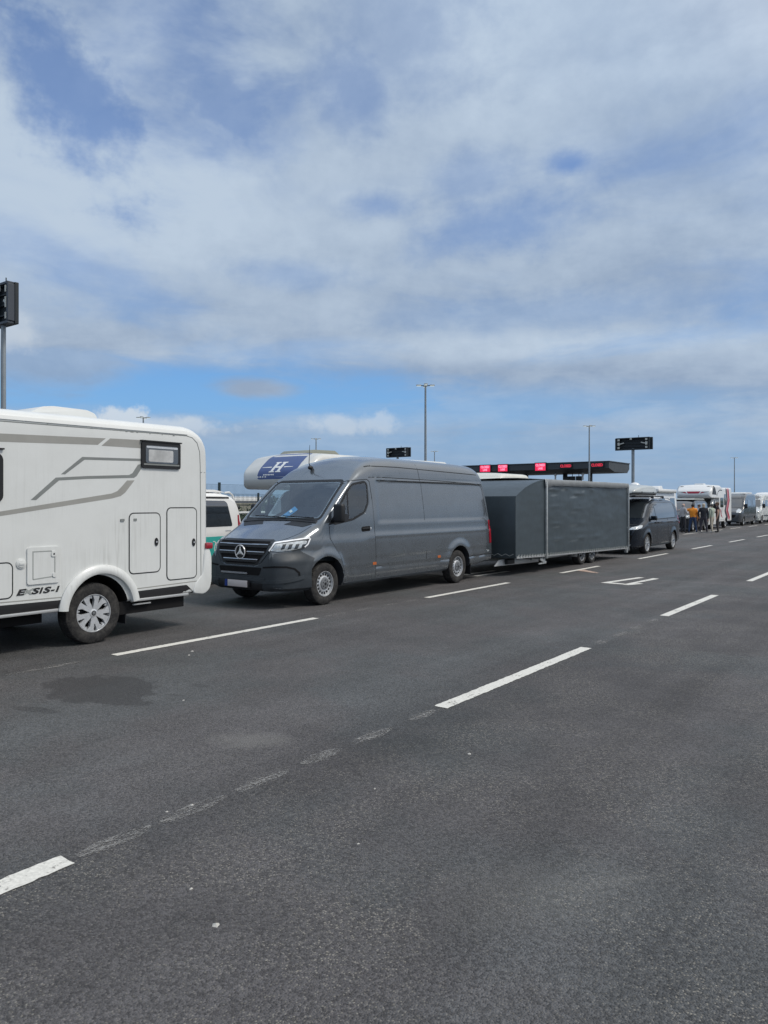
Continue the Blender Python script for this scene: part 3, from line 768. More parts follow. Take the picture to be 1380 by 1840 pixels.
    P('mirror_triangle', rpoly([(1.06, 1.325), (1.20, 1.345), (1.60, 1.40), (1.61, 1.50), (1.26, 1.53), (1.15, 1.42)], .02), 'side', M_black, root, off=.004, mirror=True)
    # cab interior
    b = MB(); b.add([(-.9, .95, 1.40), (.9, .95, 1.40), (.9, 1.45, 1.36), (-.9, 1.45, 1.36), (-.9, 1.5, .8), (.9, 1.5, .8)], [(0, 1, 2, 3), (3, 2, 5, 4)])
    b.build('dashboard', M_dark_in, root)
    for x in (-.5, .05, .52):
        if x == .05: continue
        s_ = MB(); s_.box((x, 2.2, 1.25), (.50, .14, .75), Matrix.Rotation(R(-10), 3, 'X')); s_.box((x, 1.98, .92), (.52, .5, .16)); s_.box((x, 2.29, 1.72), (.26, .10, .19))
        s_.build('seat', M_seat, root, bevel=.03)
    w_ = MB(); tt = [(0.52 + .19 * math.cos(q), 1.52 + .08 * math.sin(q), 1.40 + .17 * math.sin(q)) for q in [2 * math.pi * i / 24 for i in range(25)]]
    w_.tube(tt, .016, 6); w_.bar((.34, 1.52, 1.40), (.70, 1.52, 1.40), .03); w_.build('steering_wheel', M_black, root)
    c_ = MB(); c_.add([(-.92, 2.46, .62), (.92, 2.46, .62), (.80, 2.46, 2.3), (-.80, 2.46, 2.3)], [(0, 1, 2, 3)]); c_.build('bulkhead', M_dark_in, root)
    m_ = MB(); m_.box((0, 1.66, 2.0), (.26, .05, .09)); m_.build('rear_view_mirror', M_black, root, bevel=.01)
    t_ = MB(); q = Matrix.Rotation(R(-38), 3, 'X'); t_.box((.04, 1.125, 1.525), (.15, .004, .30), Matrix.Rotation(R(-46), 3, 'X') @ Matrix.Rotation(R(32), 3, 'Y')); t_.build('windscreen_tag', M_blue_tag, root, smooth=None)['label'] = 'blue tag leaning behind the windscreen'
    t_ = MB(); t_.box((-.06, 1.035, 1.445), (.14, .006, .05), Matrix.Rotation(R(-46), 3, 'X')); t_.build('tag_foot', M_white_tag, root, smooth=None); t_ = MB(); t_.box((.065, 1.135, 1.555), (.08, .006, .05), Matrix.Rotation(R(-46), 3, 'X') @ Matrix.Rotation(R(32), 3, 'Y')); t_.build('tag_paper', M_white_tag, root, smooth=None)
    # nose
    GR = rpoly([(-.56, 1.085), (.56, 1.085), (.60, 1.05), (.55, .90), (.44, .77), (.34, .70), (-.34, .70), (-.44, .77), (-.55, .90), (-.60, 1.05)], .03)
    P('grille', GR, 'front', M_void, root, off=.006, depth=.004, step=.05)
    gr = [o for o in root.children if o.name.startswith('grille')][0]
    for z, wv in ((1.00, .565), (.885, .525), (.765, .40)):
        P('grille_bar', rpoly([(-wv, z - .024), (wv, z - .024), (wv, z + .02), (-wv, z + .02)], .01), 'front', M_black, gr, off=.020, depth=.01, step=.05)
        P('grille_trim', rpoly([(-wv, z + .016), (wv, z + .016), (wv, z + .028), (-wv, z + .028)], .004), 'front', M_chrome, gr, off=.026, depth=.01, step=.05)
    P('grille_frame', stroke(GR, .03, True), 'front', M_black, gr, off=.012, depth=.01, step=.05)
    for sg in (-1, 1):
        P('grille_surround', rpoly([(sg * .575, 1.09), (sg * .66, 1.07), (sg * .60, .90), (sg * .47, .745), (sg * .40, .70), (sg * .46, .79), (sg * .565, .92)], .02), 'front', M_bump, root, off=.014, depth=.01, step=.05)
    # three-pointed star badge
    bd = MB(); cy, cz, rb = -.035 + .045, .90, .118
    bd.lathe([(-.010, rb), (-.022, rb * .98), (-.022, rb * .88), (-.010, rb * .86)], 'Y', (0, cy, cz), 48, closed=True)
    for k in range(3):
        a = math.pi / 2 + 2 * math.pi * k / 3; u = Vector((math.cos(a), 0, math.sin(a))); v = Vector((-math.sin(a), 0, math.cos(a))); c0 = Vector((0, cy - .014, cz))
        bd.add([c0 + v * .030 + u * .01, c0 + u * rb * .95, c0 - v * .030 + u * .01, c0 - Vector((0, .010, 0)), c0 + Vector((0, .01, 0))], [(0, 1, 3), (1, 2, 3), (0, 4, 1), (1, 4, 2), (2, 4, 0), (0, 3, 2)])
    bd.build('star_badge', mat('bright_badge_metal', (.80, .81, .82), .25, .35), root, smooth=30)
    bb = MB(); bb.lathe([(-.004, .001), (-.004, rb * .95), (.04, rb * .95)], 'Y', (0, cy, cz), 40); bb.build('badge_backing', M_black, root)
    # plastic bumper: front face and its wrap on to the flanks
    BF = [(-.80, .285), (.80, .285), (.84, .55), (.80, .78), (.72, .90), (.61, .90), (.46, .715), (.36, .675), (-.36, .675), (-.46, .715), (-.61, .90), (-.72, .90), (-.80, .78), (-.84, .55)]
    BS = rpoly([(.50, .93), (.66, .93), (.80, .92), (.90, .90), (1.06, .84), (1.16, .80), (1.165, .62), (1.15, .50), (1.12, .40), (1.10, .33), (1.06, .30), (.50, .285)], .02)
    P('bumper', [(-.62, .285), (.62, .285), (.62, .905), (.46, .715), (.36, .675), (-.36, .675), (-.46, .715), (-.62, .905)], 'front', M_bump, root, off=.008, depth=.01, step=.04)
    dg = [(.46, .285), (1.17, .285), (1.175, .40), (1.172, .50), (1.175, .60), (1.20, .74), (1.22, .80), (1.16, .83), (1.03, .905), (.96, .965), (.87, .915), (.60, .885), (.46, .715)]
    P('bumper_corner', dg, 'diag', M_bump, root, off=.009, depth=.01, step=.03, mirror=True)
    P('bumper_lip', stroke([(.40, .435), (.60, .44), (.80, .455), (.98, .485), (1.06, .505)], .05), 'diag', M_bump, root, off=.024, depth=.01, step=.03, mirror=True)
    P('bumper_lip', rpoly([(-.56, .44), (.56, .44), (.56, .50), (-.56, .50)], .02), 'front', M_bump, root, off=.022, depth=.01, step=.05)
    P('fog_recess', stroke([(.42, .665), (.62, .685), (.80, .68), (.92, .645), (.985, .58), (.99, .53)], .026), 'diag', M_void, root, off=.013, depth=.004, step=.03, mirror=True)
    P('lower_intake', rpoly([(-.50, .66), (.50, .66), (.44, .535), (-.44, .535)], .03), 'front', M_void, root, off=.012, depth=.004, step=.05)
    P('intake_strip', rpoly([(-.44, .545), (.18, .545), (.18, .575), (-.44, .575)], .008), 'front', M_chrome, root, off=.022, depth=.004, step=.05)
    P('lower_intake', rpoly([(-.50, .30), (.50, .30), (.52, .41), (-.52, .41)], .02), 'front', M_black, root, off=.013, depth=.004, step=.05)
    # number plate
    pl = MB(); pl.box((-.05, -.032, .385), (.60, .016, .135)); pl.build('plate_holder', M_black, root, bevel=.006)
    pl = MB(); pl.box((-.02, -.046, .388), (.46, .010, .108)); p1 = pl.build('number_plate', M_plate, root, bevel=.004)
    pl = MB(); pl.box((-.285, -.045, .388), (.060, .011, .108)); pl.build('euro_strip', M_euro, p1)
    # headlamps
    HL = rpoly([(.500, .930), (.590, 1.058), (.82, 1.096), (1.10, 1.135), (1.165, 1.14), (1.13, 1.04), (1.07, .975), (.90, .928), (.68, .908)], .02)
    h_ = P('headlight', HL, 'diag', M_ldark, root, off=.012, depth=.01, step=.025)
    P('lamp_lens', rpoly([(.545, .928), (.62, 1.035), (1.05, 1.085), (1.10, 1.08), (1.06, .985), (.90, .945), (.70, .92)], .02), 'diag', M_lens, h_, off=.016, depth=.004, step=.025)
    for pts in ([(.525, .928), (.608, 1.05), (.85, 1.086), (1.14, 1.128)], [(1.145, 1.12), (1.11, 1.03), (1.06, .985)]):
        P('running_light', stroke(pts, .018), 'diag', M_lit, h_, off=.019, depth=.003, step=.025)
    for a in (.70, .80, .90, 1.0):
        P('lamp_cell', [(a, .955), (a + .055, .965), (a + .085, 1.035), (a + .03, 1.03)], 'diag', M_ldark, h_, off=.0185, depth=.003, step=.025)
    link('headlight', mirror_me(conform(bv, [HL], 'diag', .012, .01, .025)), root, [M_lens], 35)
    # bonnet lines, cowl, wipers
    P('bonnet_gap', stroke([(-.62, .17), (-.72, .35), (-.80, .55), (-.84, .80)], .012), 'top', M_gap, root, off=.0015, depth=.004, step=.05, mirror=True)
    P('cowl_grille', rpoly([(.25, .76), (.70, .74), (.82, .86), (.36, .89)], .02), 'top', M_black, root, off=.004, depth=.004, mirror=True)
    P('wiper_cowl', rpoly([(-.86, .885), (.86, .885), (.86, .935), (-.86, .935)], .01), 'top', M_black, root, off=.012, depth=.004)
    for x0, x1 in ((.15, -.62), (.78, .05)):
        w_ = MB(); w_.bar((x0, .925, 1.45), (x1, .955, 1.478), .02, .016); w_.build('wiper', M_black, root)
    # doors as slightly proud skins with shut lines
    DP = rpoly([(1.43, .30), (1.45, .52), (1.36, .78), (1.22, .95), (1.10, 1.10), (1.09, 1.30), (1.22, 1.335), (1.72, 1.395), (2.09, 1.515), (2.225, 1.70), (2.25, 1.95), (2.315, 1.75), (2.34, 1.14), (2.38, .30)], .03)
    P('door_gap', stroke([(1.44, .30), (1.455, .52), (1.365, .78), (1.225, .95), (1.10, 1.10), (1.085, 1.32)], .013), 'side', M_gap, root, off=.0012, depth=.004, step=.05, mirror=True)
    P('door_gap', stroke([(2.39, .30), (2.35, 1.14), (2.32, 1.75), (2.285, 2.09), (2.22, 2.13), (1.75, 2.095), (1.55, 1.98)], .013), 'side', M_gap, root, off=.0012, depth=.004, step=.05, mirror=True)
    dr = P('door', DP, 'side', M_grey, root, off=.0035, depth=.004, step=.05)
    P('handle_recess', rpoly([(1.96, 1.19), (2.22, 1.20), (2.22, 1.29), (1.96, 1.28)], .04), 'side', M_void, dr, off=.005, depth=.004, step=.04)
    hd = MB(); hd.bar((1.0, 1.97, 1.245), (1.0, 2.21, 1.25), .018, .032); ho = hd.build('handle', M_black, dr, bevel=.008)
    hd = MB(); hd.box((.992, 2.225, 1.245), (.02, .05, .04)); hd.build('lock_cover', M_silver, dr, bevel=.006)
    P('panel_gap', stroke([(3.92, 2.36), (3.96, 2.14)], .012), 'side', M_gap, root, off=.0012, depth=.004, mirror=True)
    P('panel_gap', stroke([(4.06, .76), (4.055, .55)], .012), 'side', M_gap, root, off=.0012, depth=.004, mirror=True)
    P('panel_gap', stroke([(4.04, 1.36), (4.0, 2.10)], .010), 'side', M_gap, root, off=.0008, depth=.004, mirror=True)
    P('roof_seam', stroke([(2.25, 2.36), (2.36, 2.378), (3.2, 2.385), (6.3, 2.33)], .016), 'side', M_gap, root, off=.0012, depth=.004, mirror=True)
    P('roof_seam', stroke([(2.28, 2.17), (2.6, 2.178), (4.5, 2.165), (6.55, 2.12)], .014), 'side', M_gap, root, off=.0012, depth=.004, mirror=True)
    P('recess_shadow_gap', stroke([(2.51, 2.118), (6.34, 2.105), (6.45, 2.08), (6.50, 2.0), (6.66, 1.40)], .014), 'side', M_gap, root, off=.0012, depth=.004, mirror=True)
    P('roof_gap', stroke([(2.45, 2.60), (2.42, 2.38)], .010), 'side', M_gap, root, off=.0008, depth=.004, mirror=True)
    P('roof_gap', stroke([(3.90, 2.60), (3.92, 2.38)], .010), 'side', M_gap, root, off=.0008, depth=.004, mirror=True)
    P('sill_trim', rpoly([(1.48, .30), (4.86, .315), (4.86, .345), (1.48, .33)], .01), 'side', M_bump, root, off=.008, mirror=True)
    P('rear_bumper_line', stroke([(5.82, .545), (6.74, .56)], .012), 'side', M_gap, root, off=.0012, depth=.004, mirror=True)
    for y in (2.33, 4.53):
        P('side_marker', rrect(y - .055, .585, y + .055, .635, .015), 'side', M_orange, root, off=.006, depth=.004, mirror=True)
    P('side_marker', rrect(6.58, .61, 6.68, .65, .012), 'side', M_lens, root, off=.006, depth=.004, mirror=True)
    P('taillight', rpoly([(6.69, .80), (6.78, .80), (6.745, 1.32), (6.66, 1.32)], .02), 'side', M_red, root, off=.012, depth=.006, step=.03, mirror=True)
    # mirrors, antenna, mudflap, wheels
    for sg in (1, -1):
        m_ = MB(); m_.box((1.13, 1.18, 1.53) if sg > 0 else (-1.03, 1.36, 1.53), (.20, .13, .32) if sg > 0 else (.12, .20, .32)); mo = m_.build('wing_mirror', M_black, root, bevel=.045, seg=3)
        m_ = MB(); m_.bar((sg * .96, 1.20, 1.40), (sg * 1.10, 1.19, 1.42) if sg > 0 else (-1.02, 1.30, 1.42), .09, .07); m_.build('mirror_arm', M_black, mo, bevel=.02)
        f_ = MB(); f_.box((sg * .88, 5.83, .32), (.24, .015, .34)); f_.build('mudflap', M_black, root)
    a_ = MB(); a_.tube([(-.22, 1.98, 2.36), (-.22, 1.93, 2.44), (-.22, 1.95, 2.78)], [.012, .008, .004], 6); a_.ball((-.22, 1.97, 2.36), .05, 12, (.8, 1.3, .8)); a_.build('aerial', M_black, root)
    wheel(root, 1.0, .352, .985, .225, .205, 'steel', .1); wheel(root, 5.335, .352, .985, .225, .205, 'steel', .5)
    return root
grey_van()

# ------------------------------------------------------------------ white integrated motorhome (generic body + dressing)
def coach(root, L, H, W2, mt, ry, arch_r=.47, zbase=.46, ws=True):
    zt = pchip([(0, 1.0), (.04, 1.15), (.12, 1.28), (.25, 1.38), (.45, 1.62), (.75, 2.15), (.95, H - .28), (1.2, H - .12), (1.6, H - .03), (2.2, H), (L - .40, H), (L - .26, H - .02), (L - .15, H - .07), (L - .07, H - .16), (L - .02, H - .30), (L, H - .42)])
    zb = pchip([(0, .50), (.1, .42), (.6, .40), (1.5, zbase), (L - .6, zbase), (L - .2, zbase + .02), (L, zbase + .08)])
    hw = pchip([(0, .60 * W2), (.06, .72 * W2), (.2, .86 * W2), (.45, .95 * W2), (.8, W2), (L - .12, W2), (L - .05, W2 - .012), (L, W2 - .05)])
    side = lin([(0, 1), (3.5, 1)])
    rc = pchip([(0, .06), (.3, .1), (.9, .16), (1.5, .15), (L - .2, .15), (L, .10)])
    crown = pchip([(0, .02), (.6, .05), (1.5, .03), (L, .02)])
    me = loft(zt, zb, hw, side, rc, crown, stations((0, .2, .03), (.2, 1.6, .06), (1.6, L - .5, .25), (L - .5, L - .06, .025), (L - .06, L, .01)), None, nside=24)
    bv = bvh_of(me)
    cs = []
    for y in ry: cs += [cyl_cut(y, .37, arch_r, W2 - .42, W2 + .3), cyl_cut(y, .37, arch_r, -W2 - .3, -W2 + .42)]
    me2 = cut(me, cs, [mt, M_void])
    b = link('body', me2, root, [], 32)
    if ws:
        patch('windscreen', bv, rpoly([(-.92 * W2, 1.42), (.92 * W2, 1.42), (.90 * W2, H - .55), (-.90 * W2, H - .55)], .12), 'front', M_dglass, root, off=.006, step=.08)
        patch('side_window', bv, rpoly([(.62, 1.42), (1.45, 1.38), (1.45, H - .7), (.98, H - .7)], .08), 'side', M_dglass, root, off=.005, mirror=True)
        patch('grille', bv, rpoly([(-.55, .80), (.55, .80), (.6, 1.02), (-.6, 1.02)], .05), 'front', M_black, root, off=.008)
        patch('headlight', bv, rpoly([(.62 * W2, .82), (.84 * W2, .86), (.86 * W2, 1.04), (.62 * W2, 1.0)], .04), 'front', M_lens, root, off=.012, step=.04, mirror=True)
        patch('bumper', bv, rpoly([(-.80 * W2, .48), (.80 * W2, .48), (.80 * W2, .66), (-.80 * W2, .66)], .05), 'front', M_bump, root, off=.012, step=.05)
    return bv

def white_motorhome():
    Y0 = .30; L = 6.78; W2 = 1.11
    root = thing('motorhome', (-9.31, Y0, 0), 'white streaked motorhome with taupe stripes cut off by the left edge', 'motorhome')
    y_ = lambda Y: Y - Y0
    bv = coach(root, L, 2.76, W2, M_mh, (1.55, y_(5.33)), arch_r=.465)
    P = lambda *a, **k: patch(a[0], bv, *a[1:], **k)
    S = lambda pts: [(y_(a), b) for a, b in pts]
    # roof edge profile and seams
    P('roof_seam', stroke(S([(1.6, 2.575), (4.18, 2.585), (6.70, 2.605), (6.80, 2.585), (6.88, 2.52), (6.925, 2.40), (6.935, 2.2), (6.95, .66)]), .012), 'side', M_decal2, root, off=.0012, depth=.004, mirror=True)
    P('roof_rail', rpoly(S([(1.6, 2.595), (6.72, 2.62), (6.72, 2.66), (1.6, 2.64)]), .01), 'side', M_mh, root, off=.012, depth=.01)
    for k in range(26):
        y = 4.7 + random.random() * 2.1; dl = random.uniform(.01, .05)
        P('seam_grime', S([(y, 2.585), (y + dl, 2.587), (y + dl * .8, 2.602), (y + dl * .2, 2.60)]), 'side', M_decal2, root, off=.0018, depth=.002) if k < 9 else None
    P('corner_seam', stroke(S([(6.94, 2.12), (7.05, 2.12)]), .010), 'side', M_decal2, root, off=.0012, depth=.004)
    # graphics
    P('stripe', S([(1.7, 2.42), (4.18, 2.45), (5.47, 2.487), (5.36, 2.40), (4.18, 2.36), (1.7, 2.32)]), 'side', M_decal, root, off=.0012, depth=.004, mirror=True)
    P('stripe', S([(5.53, 2.49), (6.0, 2.50), (6.0, 2.395), (5.41, 2.392)]), 'side', M_decal, root, off=.0012, depth=.004, mirror=True)
    P('stripe', S([(4.885, 2.03), (5.155, 2.245), (5.99, 2.262), (5.99, 2.232), (5.185, 2.212), (4.935, 2.03)]), 'side', M_decal2, root, off=.0012, depth=.004, mirror=True)
    P('stripe', S([(4.52, 1.73), (4.82, 1.99), (5.22, 2.02), (5.80, 2.05), (5.85, 2.075), (5.93, 2.185), (6.0, 2.20), (6.02, 2.19), (5.91, 2.04), (5.87, 2.015), (5.22, 1.985), (4.86, 1.958), (4.585, 1.73)]), 'side', M_decal2, root, off=.0012, depth=.004, mirror=True)
    P('stripe', S([(1.7, 1.20), (4.18, 1.605), (5.55, 1.815), (5.63, 1.845), (5.68, 1.89), (5.77, 1.98), (5.88, 1.985), (5.745, 1.83), (5.68, 1.785), (5.56, 1.755), (4.18, 1.555), (1.7, 1.15)]), 'side', M_decal, root, off=.0012, depth=.004, mirror=True)
    # rear flank window: frame, ledge, pane
    fr = P('window', rrect(y_(5.975), 2.145, y_(6.585), 2.49, .035), 'side', M_black, root, off=.022, depth=.01)
    P('pane', rrect(y_(6.03), 2.21, y_(6.54), 2.44, .03), 'side', M_dglass, fr, off=.026, depth=.004)
    P('blind', rrect(y_(6.075), 2.23, y_(6.46), 2.385, .02), 'side', mat('pale_window_blind', (.45, .46, .46), .3, var=.2, vscale=6), fr, off=.0275, depth=.003)
    P('blind_rail', rrect(y_(6.04), 2.405, y_(6.53), 2.43, .01), 'side', M_silver, fr, off=.031, depth=.003)
    P('sill', rrect(y_(6.0), 2.185, y_(6.56), 2.205, .008), 'side', M_decal2, fr, off=.028, depth=.003)
    P('ledge', rrect(y_(5.96), 2.487, y_(6.60), 2.503, .006), 'side', M_black, fr, off=.034, depth=.004)
    w2 = P('window', rrect(y_(3.15), 1.70, y_(4.205), 2.24, .08), 'side', M_black, root, off=.02, depth=.01)
    P('pane', rrect(y_(3.22), 1.76, y_(4.14), 2.18, .06), 'side', M_dglass, w2, off=.024, depth=.004)
    P('ledge', rrect(y_(4.0), 2.275, y_(4.215), 2.292, .005), 'side', M_black, w2, off=.03, depth=.004)
    # service doors
    for (a0, b0, a1, b1, hy, hz, nm) in ((5.80, .805, 6.27, 1.57, 6.205, 1.195, 'locker_door'), (6.375, .68, 6.87, 1.635, 6.815, 1.165, 'locker_door'), (3.2, .655, 4.315, 1.045, None, None, 'locker_door')):
        rr = rrect(y_(a0), b0, y_(a1), b1, .065)
        P('door_seal', stroke(rr, .014, True), 'side', M_gap, root, off=.002, depth=.004)
        d_ = P(nm, rrect(y_(a0) + .008, b0 + .008, y_(a1) - .008, b1 - .008, .058), 'side', M_mh, root, off=.005, depth=.004, step=.15)
        if hy:
            P('handle', [(y_(hy) + .027 * math.cos(q), hz + .052 * math.sin(q)) for q in [2 * math.pi * i / 16 for i in range(16)]], 'side', M_black, d_, off=.016, depth=.004)
            P('lock', [(y_(hy) + .010 * math.cos(q), hz + .012 * math.sin(q)) for q in [2 * math.pi * i / 10 for i in range(10)]], 'side', M_silver, d_, off=.020, depth=.004)
    # toilet hatch and water filler
    h_ = P('service_hatch', rrect(y_(4.475), .785, y_(4.855), 1.20, .025), 'side', M_mh, root, off=.016, depth=.004)
    P('hatch_groove', stroke([(y_(4.54), .84), (y_(4.54), 1.15), (y_(4.755), 1.15), (y_(4.80), 1.10), (y_(4.80), .86), (y_(4.54), .84)], .012), 'side', M_ltdecal, h_, off=.0175, depth=.004)
    P('hatch_lock', rrect(y_(4.755), 1.085, y_(4.815), 1.145, .02), 'side', M_mh, h_, off=.026, depth=.004)
    P('hatch_lock', rrect(y_(4.77), .85, y_(4.815), .90, .015), 'side', M_mh, h_, off=.026, depth=.004)
    P('keyhole', rrect(y_(4.775), 1.105, y_(4.795), 1.125, .008), 'side', M_gap, h_, off=.028, depth=.004)
    f_ = MB(); f_.lathe([(W2, .058), (W2 + .012, .056), (W2 + .014, .045), (W2 + .020, .042), (W2 + .024, .03), (W2 + .022, .001)], 'X', (0, y_(4.41), 1.025), 28); f_.box((W2 + .024, y_(4.41), 1.025), (.014, .055, .018))
    f_.build('water_filler', M_mh, root)
    for (a, b, wd) in ((5.70, 1.487, .055), (5.885, 1.489, .045)):
        P('flue_vent', rrect(y_(a) - wd / 2, b - .016, y_(a) + wd / 2, b + .014, .006), 'side', M_decal2, root, off=.012, depth=.004)
    # skirts
    P('skirt', S([(1.9, .62), (4.93, .575), (4.88, .478), (1.9, .49)]), 'side', M_blkdecal, root, off=.006, depth=.01, mirror=True)
    P('skirt', rpoly(S([(5.86, .58), (6.70, .595), (6.83, .48), (5.86, .485)]), .02), 'side', M_blkdecal, root, off=.006, depth=.01, mirror=True)
    P('skirt_crease', stroke(S([(1.9, .655), (4.95, .605)]), .012), 'side', M_decal, root, off=.0015, depth=.004)
    P('skirt_crease', stroke(S([(5.88, .612), (6.90, .632)]), .012), 'side', M_decal, root, off=.0015, depth=.004)
    st = MB(); st.box((W2 - .005, y_(3.4), .465), (.03, 2.98, .035)); st.box((W2 - .005, y_(6.28), .468), (.03, .90, .035)); st.build('skirt_strip', M_alu, root, bevel=.008)
    st = MB(); st.box((W2 - .02, y_(6.0), .415), (.03, .26, .015)); st.build('step_edge', M_alu, root)
    u_ = MB(); u_.box((.3, y_(6.15), .38), (1.5, 1.1, .16)); u_.box((0, y_(3.3), .38), (1.7, 3.0, .16)); u_.build('underfloor', M_void, root)
    # arch flare
    yc, zc = y_(5.395), .40; out = []
    prof = [(.545, .0), (.55, .03), (.52, .055), (.47, .062), (.445, .05), (.44, 0)]
    vs, fs = [], []; N = 40
    for i in range(N + 1):
        a = R(8) + R(167) * i / N
        for rr, ox in prof: vs.append((W2 + ox - .004, yc + rr * math.cos(a), zc + rr * math.sin(a)))
    k = len(prof)
    for i in range(N):
        for q in range(k): fs.append((i * k + q, i * k + (q + 1) % k, (i + 1) * k + (q + 1) % k, (i + 1) * k + q))
    fs += [tuple(range(k)), tuple(range(N * k, N * k + k))]
    f1 = MB().add(vs, fs).mesh(); link('arch_flare', f1, root, [M_mh], 40); link('arch_flare', mirror_me(f1), root, [], 40)
    # rear bumper, lamp, roof bits
    bmp = []
    rb = MB(); rb.prism(rpoly([(y_(6.80), .47), (y_(7.0), .44), (y_(7.10), .50), (y_(7.135), .62), (y_(7.135), .95), (y_(7.10), 1.06), (y_(7.04), 1.09), (y_(7.0), 1.0), (y_(6.97), .72), (y_(6.84), .60)], .05), -W2 - .012, W2 + .012)
    rb.build('rear_bumper', M_mh, root, bevel=.035, seg=3)
    rl = MB(); rl.box((W2 - .04, y_(7.085), 1.105), (.13, .12, .085)); rl.build('taillight', M_red, root, bevel=.015)
    rl = MB(); rl.box((-W2 + .04, y_(7.085), 1.105), (.13, .12, .085)); rl.build('taillight', M_red, root, bevel=.015)
    ac = MB(); ac.prism(rpoly([(y_(4.70), 2.75), (y_(4.86), 2.84), (y_(5.0), 2.86), (y_(5.45), 2.855), (y_(5.56), 2.82), (y_(5.60), 2.75)], .03), .05, .75); ac.build('roof_hatch', M_mh, root, bevel=.03)
    an = MB(); an.tube([(.55, y_(4.17), 2.74), (.55, y_(4.21), 3.08)], [.010, .004], 6); an.lathe([(2.73, .04), (2.77, .02), (2.80, .012)], 'Z', (.55, y_(4.17), 0), 12); an.build('aerial', M_black, root)
    an = MB(); an.box((-.2, y_(5.35), 2.80), (.5, .05, .02)); an.build('roof_bar', M_black, root)
    # lettering
    X0 = W2 + .0035
    for ch, yy, mt in (('E', 4.395, M_blkdecal), ('X', 4.475, M_ltdecal), ('S', 4.565, M_blkdecal), ('I', 4.632, M_blkdecal), ('S', 4.70, M_blkdecal), ('-', 4.775, M_blkdecal), ('I', 4.83, M_blkdecal)):
        text_obj('letter', ch, .088, mt, root, (X0, y_(yy), .705), (0, 1, .02), (0, 0, 1), depth=.003, shear=.28, width=1.95 if ch not in 'I-' else 1.5, bold=.0035)
    for sg in (1, -1):
        f_ = MB(); f_.box((sg * .93, y_(5.80), .33), (.22, .015, .30)); f_.build('mudflap', M_black, root)
    wheel(root, y_(5.335), .368, 1.085, .225, .222, 'alu', .12); wheel(root, 1.55, .368, 1.085, .225, .222, 'alu', .4)
white_motorhome()

